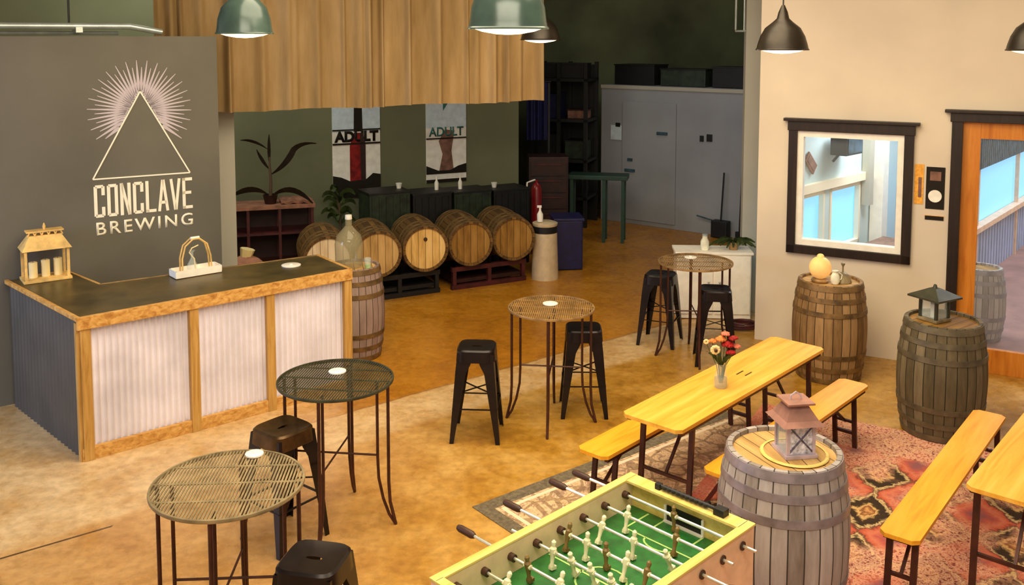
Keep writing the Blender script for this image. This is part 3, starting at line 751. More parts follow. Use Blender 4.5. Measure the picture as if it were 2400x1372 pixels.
# ------------------------------------------------------------------ posters on the back wall
def poster(s, label, kind):
    t = thing('poster', label, 'poster', Bp(s, -.004, 0), BROT, 'posters on the back wall')
    w = .70 if kind == 1 else .64; z0, z1 = (1.0, 2.46) if kind == 1 else (1.13, 2.50)
    MB().box((0, 0, (z0+z1)/2), (w, .006, z1-z0)).build('sheet', M['paper'], t)
    def pc(poly, mat, name='print', y=-.0035):
        m = MB(); a = [m.b.verts.new((px, y, pz)) for px, pz in poly]; b = [m.b.verts.new((px, y-.0015, pz)) for px, pz in poly]; n = len(poly)
        m.b.faces.new(a); m.b.faces.new(b[::-1])
        for i in range(n): m.b.faces.new((a[i], a[(i+1) % n], b[(i+1) % n], b[i]))
        m.build(name, M[mat], t)
    pc([(-w/2, 1.95), (w/2, 1.95), (w/2, z1), (-w/2, z1)], 'paper_blue')
    if kind == 1:
        pc([(-.04, 1.95), (.09, 1.95), (.08, z1), (-.03, z1)], 'black_paper', 'bottle_neck', -.006)
        pc([(-.10, 1.22), (.12, 1.22), (.12, 1.75), (.09, 1.93), (-.04, 1.93), (-.10, 1.74)], 'print_red', 'bottle_print', -.006)
        pc([(.06, 1.24), (.13, 1.24), (.13, 1.78), (.09, 1.93), (.05, 1.93)], 'maroon_dk', 'bottle_shadow', -.0085)
        pc([(-w/2, z0), (w/2, z0), (w/2, 1.32), (w*.34, 1.34), (w*.2, 1.26), (-w*.14, 1.24), (-w*.32, 1.30), (-w/2, 1.33)], 'black_paper', 'hill_print', -.0065)
        text_mesh('ADULT', 'lettering', M['black_paper'], t, w*.92, .16, (-w*.46, -.007, 1.80), RX, .002, .05)
        pc([(-w/2, 1.965), (w/2, 1.965), (w/2, 1.985), (-w/2, 1.985)], 'black_paper', 'rule', -.0105)
        pc([(-w/2, 1.765), (w/2, 1.765), (w/2, 1.79), (-w/2, 1.79)], 'black_paper', 'rule', -.0105)
    else:
        pc([(-.05, 2.2), (.10, 2.42), (.02, 2.5), (-.05, 2.42)], 'print_teal', 'leaf_print', -.006)
        pc([(-.12, 1.28), (.12, 1.28), (.08, 1.6), (.13, 1.9), (-.02, 1.92), (-.12, 1.75), (-.06, 1.55)], 'print_brown', 'figure_print', -.006)
        pc([(-w/2, 1.26), (w/2, 1.26), (w/2, 1.40), (w*.3, 1.37), (w*.1, 1.31), (-w*.2, 1.31), (-w/2, 1.39)], 'black_paper', 'hill_print', -.0065)
        pc([(-w/2, z0), (w/2, z0), (w/2, z0+.05), (-w/2, z0+.05)], 'black_paper', 'rule', -.0065)
        text_mesh('ADULT', 'lettering', M['print_teal'], t, w*.86, .14, (-w*.43, -.007, 1.82), RX, .002, .02)
        pc([(-w/2, 1.78), (w/2, 1.78), (w/2, 1.80), (-w/2, 1.80)], 'black_paper', 'rule', -.0105)
poster(2.53, 'left poster on the back wall, a dark-necked red bottle over pale ground', 1)
poster(3.90, 'right poster on the back wall, paler with a brown figure and white lower band', 2)

# ------------------------------------------------------------------ left storage: maroon shelf and drooping plant
t = thing('storage_shelf', 'dark maroon open steel shelf with pinkish top boards beside the back wall', 'shelf', (-3.3, 12.30, 0), .30)
for sx in (-.62, -.2, .2, .62):
    for sy in (-.22, .22): MB().bar((sx, sy, 0), (sx, sy, 1.05), .035).build('post', M['maroon'], t)
MB().box((0, 0, 1.07), (1.32, .50, .05), bev=.006).build('top_board', M['pink_cloth'], t)
MB().box((0, 0, .72), (1.28, .46, .03)).build('shelf_board', M['maroon'], t)
MB().box((0, 0, .30), (1.28, .46, .03)).build('shelf_board', M['maroon'], t)
MB().box((0, .235, .55), (1.28, .02, .98)).build('back_sheet', M['maroon_dk'], t)
t = thing('folded_blanket', 'pinkish-brown folded cloth lying on the maroon shelf', 'cloth', (-2.90, 12.42, 1.104), .30)
MB().sheet(lambda u, v: (-.2+.4*u, -.2+.4*v, .03+.025*math.sin(u*PI)*math.sin(v*PI)+.008*math.sin(u*19+v*5)), 24, 12, -.03).build('cloth_layer', M['pink_cloth'], t)
t = thing('potted_plant', 'bare dark plant with long curling leaves standing on the maroon shelf', 'plant', (-3.19, 12.26, 1.096), 0)
MB().lathe([(.07, 0), (.095, .11), (.10, .12), (.085, .12), (.08, .09), (.001, .09)], 20).build('pot', M['maroon_dk'], t)
MB().tube([(0, 0, .08), (.01, 0, .3), (0, 0, .47), (.0, 0, .62)], [.024, .02, .017, .010], 8).build('stem', M['stem'], t)
def leaf(pts, wid, mat, parent, name='leaf'):
    m = MB(); pts = [Vector(p) for p in pts]; n = len(pts); L = []; Rr = []
    for i, p in enumerate(pts):
        tg = (pts[min(i+1, n-1)]-pts[max(i-1, 0)]).normalized()
        sd = tg.cross(Vector((0, 1, .25))).normalized()*wid*math.sin(PI*min(.97, (i+.35)/n))
        L.append(m.b.verts.new(p+sd)); Rr.append(m.b.verts.new(p-sd))
    for i in range(n-1): m.b.faces.new((L[i], L[i+1], Rr[i+1], Rr[i]))
    bmesh.ops.solidify(m.b, geom=list(m.b.faces), thickness=.004)
    m.smooth = True; return m.build(name, mat, parent)
def curve(p0, p1, p2, n=10):
    p0, p1, p2 = Vector(p0), Vector(p1), Vector(p2)
    return [(p0*(1-t)**2+p1*2*t*(1-t)+p2*t*t) for t in [i/(n-1) for i in range(n)]]
leaf(curve((0, 0, .38), (.22, -.02, .5), (.32, 0, .72))+curve((.32, 0, .72), (.42, 0, .82), (.62, 0, .80), 6)[1:], .04, M['leaf_dark'], t)
leaf(curve((0, 0, .45), (-.10, 0, .56), (-.17, 0, .72)), .024, M['leaf_dark'], t)
leaf(curve((-.02, 0, .72), (-.2, 0, .86), (-.38, 0, .84)), .02, M['leaf_dark'], t)
leaf(curve((0, 0, .5), (-.01, 0, .7), (.0, 0, .92)), .022, M['leaf_dark'], t)
leaf(curve((.02, -.02, .10), (.3, -.06, .32), (.58, -.1, .02)), .04, M['leaf_dark'], t)
leaf(curve((-.02, -.02, .12), (-.24, -.05, .28), (-.5, -.08, .1)), .04, M['leaf_dark'], t)
# fern-like greenery behind barrels, near the crates
t = thing('leafy_plant', 'dark leafy plant between the maroon shelf and the crates', 'plant', (-2.38, 12.74, 0), 0)
MB().lathe([(.13, 0), (.17, .3), (.18, .31), (.15, .31), (.14, .27), (.001, .27)], 20).build('pot', M['black'], t)
MB().tube([(0, 0, .25), (.02, 0, .7), (0, 0, 1.05)], .02, 7).build('stem', M['stem'], t)
for k in range(16):
    a = k*2.4; z = .7+.03*k
    leaf(curve((0, 0, z), (.14*math.cos(a), .14*math.sin(a), z+.2), (.24*math.cos(a), .18*math.sin(a), z+.05), 7), .035, M['leaf'], t)
# carboy on the barrel
t = thing('glass_jug', 'large clear glass jug standing on the mauve-grey barrel behind the counter', 'jug', (-1.68, 9.52, .93), 0)
MB().lathe([(.12, 0), (.14, .03), (.145, .24), (.125, .33), (.06, .40), (.035, .43), (.035, .50)], 28, cap=False).build('glass_body', M['glass_green'], t)
MB().lathe([(.035, .495), (.038, .50), (.034, .54), (.001, .545)], 14).build('stopper', M['white'], t)
t = thing('drinking_glass', 'small greenish glass tumbler on the mauve-grey barrel, right of the jug', 'glass', (-1.47, 9.40, .93), 0)
MB().lathe([(.028, .0), (.038, .12), (.034, .12), (.025, .008)], 18, cap=True).build('glass_wall', M['glass'], t)
MB().lathe([(.027, .01), (.030, .05)], 16).build('drink', M['line'], t)
# low heap of cream sacks beyond the counter
t = thing('grain_sack', 'pale sack slumped on the floor beyond the counter back edge', 'sack', (-3.22, 11.15, 0), .3)
MB().ball((0, 0, .33), .25, (1.2, .9, 1.35), 3).build('sack_body', M['pink_cloth'], t)
MB().tube([(0, 0, .62), (.03, 0, .74)], [.06, .09], 8).build('sack_neck', M['candle'], t)

# ------------------------------------------------------------------ dark back area
t = thing('tool_cabinet', 'dark red cabinet standing in the shadow behind the barrels', 'cabinet', (.56, 14.78, 0), .05)
MB().box((0, 0, .72), (.62, .5, 1.4), bev=.01).build('carcass', M['maroon_dk'], t)
for k in range(5): dr_ = MB().box((0, -.26, .2+.26*k), (.56, .02, .23), bev=.004).build('drawer', M['maroon_dk'], t); MB().bar((-.2, -.285, .27+.26*k), (.2, -.285, .27+.26*k), .02).build('handle', M['maroon'], dr_)
t = thing('fire_extinguisher', 'red fire extinguisher standing beside the dark red cabinet', 'extinguisher', (.37, 14.05, 0), 0)
MB().lathe([(.075, 0), (.08, .03), (.08, 1.0), (.055, 1.07), (.02, 1.10), (.02, 1.14)], 20).build('cylinder', M['red'], t)
MB().bar((-.05, 0, 1.16), (.08, 0, 1.18), .025).build('valve_handle', M['black'], t)
MB().tube([(-.02, 0, 1.14), (-.14, -.03, 1.1), (-.16, -.04, .8), (-.15, -.03, .6)], .014, 7).build('hose', M['white'], t)
t = thing('trash_can', 'cream bin with a black band near its rim beside the barrels', 'bin', (.45, 12.62, 0), 0)
MB().lathe([(.185, 0), (.185, .02), (.165, .64), (.165, .64), (.001, .64)], 28).build('bin_body', M['canbody'], t)
MB().lathe([(.167, .64), (.167, .73), (.001, .73)], 28).build('band', M['black'], t)
MB().lathe([(.165, .73), (.172, .745), (.172, .77), (.12, .79), (.001, .80)], 28).build('lid', M['canbody'], t)
t = thing('spray_bottle', 'white spray bottle standing on the cream bin', 'bottle', (.38, 12.54, .80), 0)
MB().lathe([(.04, 0), (.042, .1), (.015, .15), (.013, .19)], 14).build('bottle_body', M['white'], t)
MB().box((-.01, 0, .205), (.06, .025, .03)).build('trigger_head', M['white'], t)
t = thing('recycling_bin', 'navy blue plastic bin right behind the cream bin', 'bin', (.78, 13.25, 0), .1)
m = MB().box((0, 0, .36), (.40, .45, .70), bev=.02); m.build('bin_body', M['navy'], t)
MB().box((0, 0, .725), (.44, .49, .04), bev=.01).build('lid', M['navy'], t)
# pallet shelving
t = thing('storage_rack', 'tall black storage rack in the dark left of the walk-in cooler', 'shelf', (.93, 16.5, 0), -.35)
for sx in (-.48, .0, .48):
    for sy in (-.35, .35): MB().bar((sx, sy, 0), (sx, sy, 2.85), .06).build('upright', M['black'], t)
for z in (.5, 1.15, 1.85, 2.55): MB().box((0, 0, z), (1.02, .76, .05)).build('shelf_board', M['black'], t)
MB().box((0, .37, 1.4), (1.0, .02, 2.8)).build('back_sheet', M['black'], t)
def boxthing(x, y, z, d, mat, label, rz=-.35, name='storage_box', cat='box', lid='black'):
    t = thing(name, label, cat, (x, y, z), rz)
    MB().box((0, 0, d[2]/2), d, bev=.008).build('box_body', M[mat], t)
    MB().box((0, 0, d[2]+.008), (d[0]+.02, d[1]+.02, .02)).build('lid', M[lid], t)
boxthing(.68, 16.58, 1.876, (.42, .5, .4), 'navy', 'navy box on the third shelf of the black storage rack', lid='navy')
boxthing(1.18, 16.38, 1.876, (.34, .3, .14), 'print_brown', 'brownish box on the third shelf of the black storage rack', lid='maroon_dk')
boxthing(.68, 16.56, 1.176, (.36, .4, .4), 'black', 'black tote on the second shelf of the black storage rack')
boxthing(1.16, 16.38, 1.176, (.36, .4, .3), 'green_dk', 'dark green tote on the second shelf of the black storage rack')
boxthing(.93, 16.48, .526, (.8, .5, .4), 'black', 'wide black tote on the lowest shelf of the black storage rack')
boxthing(.93, 16.48, 2.576, (.8, .5, .24), 'black', 'wide black case on top of the black storage rack')
t = thing('hanging_tarp', 'navy tarp hanging at the left of the black storage rack under the curtain corner', 'tarp', (.44, 15.35, 0), .05)
MB().sheet(lambda u, v: (-.2+.34*u, .02*math.sin(u*20), 1.60+.95*v), 24, 4, .004).build('tarp_sheet', M['navy'], t)
MB().tube([(-.25, 0, 2.56), (.2, 0, 2.56)], .015, 8).build('top_bar', M['black'], t)
MB().bar((.17, .05, 0), (.17, .05, 2.56), .035).build('pole', M['black'], t)
# walk-in cooler
KU2 = (Vector((3.73, 15.11))-Vector((1.90, 16.53))).normalized(); K0 = Vector((1.60, 16.76)); KR = math.atan2(KU2.y, KU2.x)
t = thing('walk_in_cooler', 'large pale grey walk-in cooler with a flush door at the far end of the room', 'cooler', (K0.x, K0.y, 0), KR)
MB().box((1.85, .80, 1.22), (3.7, 1.6, 2.44), bev=.01).build('cabinet', M['cooler'], t)
MB().box((.98, -.012, 1.12), (1.05, .03, 2.08), bev=.01).build('door', M['cooler'], t)
MB().box((1.25, -.04, 1.64), (.20, .03, .05), bev=.004).build('door_handle', M['slat'], t)
MB().box((.62, -.04, .95), (.20, .03, .05), bev=.004).build('hinge', M['slat'], t)
MB().box((.62, -.035, 1.14), (.10, .02, .05), bev=.004).build('hinge', M['slat'], t)
MB().box((.32, -.012, 1.60), (.22, .008, .26)).build('notice', M['paper_blue'], t)
MB().box((.36, -.02, 1.74), (.09, .012, .07)).build('thermometer', M['black'], t)
MB().box((1.98, -.012, 1.60), (.07, .01, .10)).build('sticker', M['black'], t)
MB().box((2.12, -.012, 1.62), (.10, .01, .12)).build('sticker', M['black'], t)
MB().box((1.85, -.01, 2.41), (3.7, .02, .06)).build('top_trim', M['grey_wall2'], t)
def Kp(s, d): p = K0+KU2*s+Vector((-KU2.y, KU2.x))*d; return p.x, p.y
for s_, w_, h_, mt, lb in ((.55, .8, .34, 'black', 'long black case on top of the walk-in cooler at its left end'),
                           (1.5, .85, .28, 'green_dk', 'low dark green case on the walk-in cooler, second from the left'),
                           (2.4, .7, .33, 'black', 'black crate on the walk-in cooler, second from the right'),
                           (3.15, .6, .30, 'green_dk', 'dark green crate on the walk-in cooler at its right end')):
    x_, y_ = Kp(s_, .45); boxthing(x_, y_, 2.446, (w_, .5, h_), mt, lb, KR)
t = thing('dustpan', 'dark long-handled dustpan standing against the walk-in cooler', 'dustpan', (3.42, 15.18, 0), KR)
MB().tube([(0, 0, .25), (.03, .03, 1.08)], .014, 7).build('handle', M['black'], t)
MB().box((0, 0, .15), (.28, .16, .28), bev=.02).build('pan', M['black'], t)
MB().tube([(-.12, 0, .27), (-.42, -.03, .33)], .012, 6).build('brush_handle', M['slat'], t)
t = thing('broom', 'dark upright broom leaning at the right corner of the walk-in cooler', 'broom', (3.68, 14.98, 0), KR)
MB().tube([(0, 0, .12), (.02, .04, 1.45)], .014, 7).build('handle', M['black'], t)
MB().box((0, 0, .07), (.12, .06, .14)).build('bristles', M['black'], t)
t = thing('work_table', 'small dark green table standing before the left edge of the walk-in cooler', 'table', (1.40, 15.0, 0), -.2)
MB().box((0, 0, 1.05), (.95, .4, .07), bev=.01).build('table_top', M['green_tbl'], t)
for sx in (-.42, .10, .40):
    for sy in (-.15, .15): MB().bar((sx, sy, 0), (sx, sy, 1.02), .05).build('leg', M['green_tbl'], t)
# white pipe bracket near the column top
t = thing('pipe_bracket', 'thin white bent pipe at the top beside the grey column', 'pipe', (0, 0, 0))
MB().tube([(2.61, 11.0, 3.75), (2.61, 11.0, 3.38), (2.615, 11.02, 3.36), (2.74, 11.05, 3.36)], .012, 7).build('pipe', M['steel'], t)
MB().tube([(2.72, 11.05, 3.36), (2.72, 11.05, 3.75)], .008, 7).build('pipe', M['steel'], t)
MB().box((2.67, 11.03, 3.76), (.18, .06, .03)).build('mount', M['steel'], t)
# white cabinet by the column
t = thing('white_cabinet', 'low white chest standing behind the farthest bar table', 'cabinet', (2.36, 10.90, 0), -.06)
MB().box((0, 0, .39), (.86, .34, .76), bev=.01).build('carcass', M['white_paint'], t)
MB().box((0, 0, .785), (.90, .38, .03), bev=.005).build('top', M['white_paint'], t)
for sx in (-.215, .215):
    dr_ = MB().box((sx, -.178, .41), (.40, .02, .68), bev=.004).build('door', M['white_paint'], t)
    MB().ball((sx-.15*(1 if sx > 0 else -1), -.20, .45), .014).build('knob', M['steel'], dr_)
t = thing('potted_plant', 'small trailing green plant on the low white chest by the column', 'plant', (2.60, 10.86, .803), 0)
MB().lathe([(.05, 0), (.07, .09), (.06, .09), (.05, .07), (.001, .07)], 16).build('pot', M['table_brown'], t)
for k in range(22):
    a = k*2.4; r = .12+.05*(k % 3)
    leaf(curve((0, 0, .07), (r*.6*math.cos(a), r*.5*math.sin(a), .17), (r*1.3*math.cos(a), r*.7*math.sin(a), .07-.03*(k % 2)), 6), .022, M['leaf'], t)
t = thing('milk_jar', 'small frosted glass jar on the low white chest, left of the plant', 'jar', (2.26, 10.84, .803), 0)
MB().lathe([(.045, 0), (.05, .02), (.05, .10), (.03, .14), (.03, .17)], 18).build('jar_body', M['shade_in'], t)
MB().lathe([(.033, .168), (.033, .185)], 14).build('lid', M['steel'], t)
t = thing('garden_hose', 'dark red coiled hose on the floor beside the low white chest', 'hose', (2.62, 10.38, 0), 0)
MB().tube([(.16*math.cos(a*.35)*(1-.004*a), .13*math.sin(a*.35)*(1-.004*a), .02+.0012*a) for a in range(50)], .016, 7).build('hose_coil', M['maroon'], t)
MB().tube([(.15, .02, .07), (.17, .06, .07)], .02, 8).build('nozzle', M['black'], t)

# ------------------------------------------------------------------ wall flyers
t = thing('flyer', 'orange paper flyer pinned to the white wall left of the black one', 'flyer', Wp(1.595, -.005, 1.83), WROT)
MB().box((0, 0, 0), (.085, .003, .40)).build('sheet', M['orange_paper'], t)
MB().box((.01, -.003, -.03), (.03, .002, .2)).build('print', M['print_brown'], t)
t = thing('flyer', 'black flyer with a pale picture pinned between the window and the door', 'flyer', Wp(1.745, -.005, 1.80), WROT)
MB().box((0, 0, .0), (.17, .004, .42)).build('sheet', M['black_paper'], t)
MB().lathe([(.001, 0), (.062, 0), (.062, .003), (.001, .003)], 20, cap=False).build('portrait_print', M['paper'], t, loc=(0, -.002, -.08), rot=(PI/2, 0, 0))
m = MB().box((0, -.004, .12), (.10, .003, .09)); m.build('print', M['head_weather'] if False else M['print_brown'], t)
t = thing('caption_card', 'thin black strip below the black flyer on the white wall', 'card', Wp(1.745, -.005, 1.50), WROT)
MB().box((0, 0, 0), (.17, .006, .04)).build('strip', M['black_paper'], t)
MB().box((0, 0, .02), (.18, .004, .008)).build('edge', M['orange_paper'], t)

# neighbouring room contents
t = thing('loudspeaker', 'black loudspeaker high on the wall seen through the dark-framed window', 'speaker', Np(1.22, -.16, 1.93), NROT)
MB().box((0, 0, .1), (.42, .2, .22), bev=.01).build('speaker_box', M['black'], t)
MB().box((0, -.105, .1), (.36, .012, .17)).build('grille', M['slat'], t)
MB().bar((-.2, .0, .0), (-.24, .05, -.08), .025).build('bracket', M['black'], t)
t = thing('tilted_plaque', 'mauve tilted plaque on the pale wall seen through the dark-framed window', 'plaque', Np(.62, -.02, 1.86), NROT)
MB().box((0, 0, 0), (.26, .02, .13), rot=Matrix.Rotation(math.radians(42), 3, 'Y')).build('plaque_board', M['pink_cloth'], t)
MB().box((0, -.012, 0), (.2, .008, .08), rot=Matrix.Rotation(math.radians(42), 3, 'Y')).build('print', M['print_brown'], t)
t = thing('counter_stand', 'dark brown low shelf at the lower right seen through the dark-framed window', 'shelf', Np(1.95, -.35, 0), NROT)
MB().box((0, 0, .76), (.6, .3, .06)).build('top_board', M['print_brown'], t)
MB().box((0, 0, .36), (.5, .26, .72)).build('carcass', M['black'], t)

# ------------------------------------------------------------------ rugs
ru = Vector((.766, .643)).normalized()
o = MB().sheet(lambda u, v: (2.75*u, 1.45*v, .001), 4, 4, -.004).build('rug', M['rug_a'])
o.scale = (1, -1, 1); o.location = (-.28, 6.34, .0005); o.rotation_euler = (0, 0, math.atan2(ru.y, ru.x)-.03)
tag(o, 'pale distressed rug with a dark grey border under the first picnic table', 'rug')
K = (2.26, 8.19); vv = Vector((-.53, -.848)).normalized()
bm_ = MB().sheet(lambda u, v: (3.6*u, 4.2*v, .001), 4, 4, -.004)
o = bm_.build('rug', M['rug_b']); o.scale = (1, -1, 1); o.location = (K[0], K[1], .0065); o.rotation_euler = (0, 0, math.radians(-30))
tag(o, 'large red and coral lozenge-patterned rug under the right picnic table and benches', 'rug')

# ------------------------------------------------------------------ picnic tables and benches
def trestle(name, label, x, y, rz, L, W, H, mat, cat, leg_in=.33, group=None, zb=.014):
    t = thing(name, label, cat, (x, y, zb), rz, group)   # origin = middle of near end
    c_ = .035
    m = MB().prism([(c_, -W/2), (L-c_, -W/2), (L, -W/2+c_), (L, W/2-c_), (L-c_, W/2), (c_, W/2), (0, W/2-c_), (0, -W/2+c_)], H-.025, H)
    m.build('tabletop' if cat == 'table' else 'seat', mat, t)
    m = MB().box((L/2, -W/2+.03, H-.04), (L-.1, .03, .03)).box((L/2, W/2-.03, H-.04), (L-.1, .03, .03))
    m.build('under_rail', M['brown_metal'], t)
    lw = W-.08
    for xx, sg in ((leg_in, 1), (L-leg_in, -1)):
        for sy in (-1, 1):
            MB().bar((xx, sy*lw/2, H-.03), (xx-sg*.05, sy*lw/2, 0.0), .035, .022).build('leg', M['brown_metal'], t)
        MB().bar((xx-sg*.042, -lw/2, .12), (xx-sg*.042, lw/2, .12), .025).build('crossbar', M['brown_metal'], t)
        MB().bar((xx, -lw/2, H-.06), (xx, lw/2, H-.06), .03).build('crossbar', M['brown_metal'], t)
        MB().bar((xx-sg*.02, 0, H*.45), (xx+sg*.30, 0, H-.035), .018).build('brace', M['brown_metal'], t)
        MB().bar((xx-sg*.025, -lw/2, H*.45), (xx-sg*.025, lw/2, H*.45), .02).build('crossbar', M['brown_metal'], t)
    return t
BR = math.radians(47.8)
bd = Vector((math.cos(BR), math.sin(BR))); bn = Vector((-bd.y, bd.x))
trestle('picnic_table', 'long narrow pine beer table holding the flower vase', .90, 5.95, BR, 2.18, .46, .77, M['beer_wood'], 'table', .22, 'pine beer tables')
c = Vector((.90, 5.95))+bn*.43-bd*.08
trestle('bench', 'pine bench mostly hidden behind the left side of the first beer table', .53, 6.13, BR, 2.2, .25, .48, M['bench_wood'], 'bench', .18, 'pine benches')
f = Vector((2.80, 7.45))-bd*2.2
trestle('bench', 'pine bench on the right side of the first beer table, behind the near barrel', f.x, f.y, BR, 2.2, .24, .48, M['bench_wood'], 'bench', .22, 'pine benches', .014)
BR2 = math.radians(51.2); b2 = Vector((math.cos(BR2), math.sin(BR2)))
trestle('bench', 'bright orange pine bench in the right foreground on the red rug', 2.17, 5.06, BR2, 2.25, .22, .48, M['bench_wood'], 'bench', .10, 'pine benches', .014)
trestle('picnic_table', 'second pine beer table cut off by the right edge of the picture', 2.57+.215*math.sin(math.radians(49)), 5.09-.215*math.cos(math.radians(49))-.03, math.radians(49), 2.2, .50, .77, M['beer_wood'], 'table', .12, 'pine beer tables', .014)
# two slots in the first table top
o = thing('table_slot_strip', 'pair of thin dark metal strips let into the first beer table top', 'strip', (1.73, 6.83, .785), BR)
MB().box((0, .03, .001), (.10, .008, .002)).build('strip', M['brown_metal'], o); MB().box((.02, -.03, .001), (.10, .008, .002)).build('strip', M['brown_metal'], o)

# vase of flowers
t = thing('flower_vase', 'glass vase with crimson, salmon and cream flowers on the first beer table', 'vase', (1.50, 6.56, .785), 0)
MB().lathe([(.045, 0), (.052, .02), (.045, .09), (.034, .13), (.046, .18)], 24, cap=False).build('glass_body', M['glass'], t)
MB().lathe([(.001, .003), (.044, .003), (.046, .07), (.001, .07)], 20, cap=False).build('water', M['glass_green'], t)
spots = [(-.05, -.03, .285, 'petal_cream', .040), (.045, 0, .31, 'petal_red', .05), (.0, .02, .345, 'petal_orange', .045), (.085, 0, .355, 'petal_red', .040), (-.06, .02, .33, 'petal_orange', .035),
         (.06, -.03, .26, 'petal_red', .04), (.11, .01, .295, 'petal_pink', .035), (.03, .01, .385, 'petal_pink', .035), (-.11, 0, .335, 'petal_cream', .022)]
for x, y, z, mt, r in spots:
    MB().tube([(x*.1, y*.1, .03), (x*.3, y*.3, .16), (x, y, z-.01)], .003, 5).build('stem', M['leaf'], t)
    m = MB(); n = 9
    for k in range(n):
        a = 2*PI*k/n
        dv = Vector((math.cos(a), 0, math.sin(a))); 
        if mt != 'petal_cream': dv = Vector((math.cos(a), math.sin(a), .5*random.random())).normalized()
        p = Vector((x, y, z))+dv*r*.55
        m.ball(p, r*.42, (1, .7, .9) if mt == 'petal_cream' else (1, 1, .7), 1)
    if mt != 'petal_cream': m.ball((x, y, z+r*.2), r*.55, (1, 1, .8), 2)
    fl = m.build('flower', M[mt], t)
    if mt == 'petal_cream' and r > .03: MB().ball((x, y-.02, z), r*.33, (1, .6, 1), 2).build('flower_center', M['handle'], fl)
for k in range(5):
    a = k*1.3+.4; leaf(curve((0, 0, .15), (.04*math.cos(a), .04*math.sin(a), .24), (.09*math.cos(a), .08*math.sin(a), .25), 6), .014, M['leaf'], t)

# ------------------------------------------------------------------ round bar tables
def bar_table(x, y, rz, label, topm, legm, R=.39, H=1.0):
    t = thing('bar_table', label, 'table', (x, y, 0), rz, 'round bar tables')
    MB().lathe([(R-.012, H-.022), (R, H-.018), (R+.002, H-.008), (R, H), (R-.012, H), (R-.014, H-.01)], 56, closed=True).build('rim', topm, t)
    m = MB(); r = R-.012; k = -16
    # slotted top: parallel slats in three bands with plain bars between
    p = .0172
    for k in range(-22, 23):
        xx = k*p; yy = math.sqrt(max(r*r-xx*xx, 0))
        if yy < .02: continue
        m.box((xx, 0, H-.006), (.0092, 2*yy, .006))
    for yy in (-.19, 0, .19):
        xx = math.sqrt(r*r-yy*yy); m.box((0, yy, H-.006), (2*xx, .015, .0055))
    m.build('slatted_top', topm, t)
    for k in range(4):
        a = -PI/2+k*PI/2; ca, sa = math.cos(a), math.sin(a)
        q = R-.03; qi = R-.105
        # a leg is two bars side by side: a straight outer one and a bowed inner one meeting at the foot
        lg = MB().tube([(ca*q, sa*q, H-.02), (ca*q, sa*q, .30), (ca*(q+.008), sa*(q+.008), .16), (ca*(q+.045), sa*(q+.045), .004)], .0115, 7)
        lg.tube([(ca*qi, sa*qi, H-.012), (ca*qi, sa*qi, .46), (ca*(qi+.006), sa*(qi+.006), .32), (ca*(qi+.035), sa*(qi+.035), .18), (ca*(q+.0), sa*(q+.0), .07), (ca*(q+.045), sa*(q+.045), .004)], .0105, 7)
        lg.build('leg', legm, t)
    for sx, sy in ((1, 0), (0, 1)):
        MB().tube([(-sx*qi, -sy*qi, .48), (sx*qi, sy*qi, .48)], .007, 6).build('stretcher', legm, t)
    return t
T = [(-1.47, 4.68), (-1.19, 6.16), (.335, 7.84), (1.88, 9.46)]
bar_table(*T[0], .06, 'round slatted bar table nearest the lower left corner, its pale top seen through', M['table_metal'], M['brown_metal'])
bar_table(*T[1], -.12, 'round bar table with the darkest top, in front of the counter', M['table_dark'], M['brown_metal'])
bar_table(*T[2], -.12, 'round tan slatted bar table in the middle of the room between two stools', M['table_brown'], M['brown_metal'], .37)
bar_table(*T[3], -.05, 'farthest round bar table, in front of the low white chest', M['table_brown'], M['brown_metal'], .38)
coaster(-1.42, 5.0, 1.0, 'white coaster on the nearest round bar table', .05)
coaster(-1.20, 6.28, 1.0, 'white coaster on the dark-topped round bar table', .06)
coaster(.33, 7.92, 1.0, 'white coaster on the middle tan bar table', .065)
coaster(1.86, 9.62, 1.0, 'white coaster on the farthest round bar table', .065)

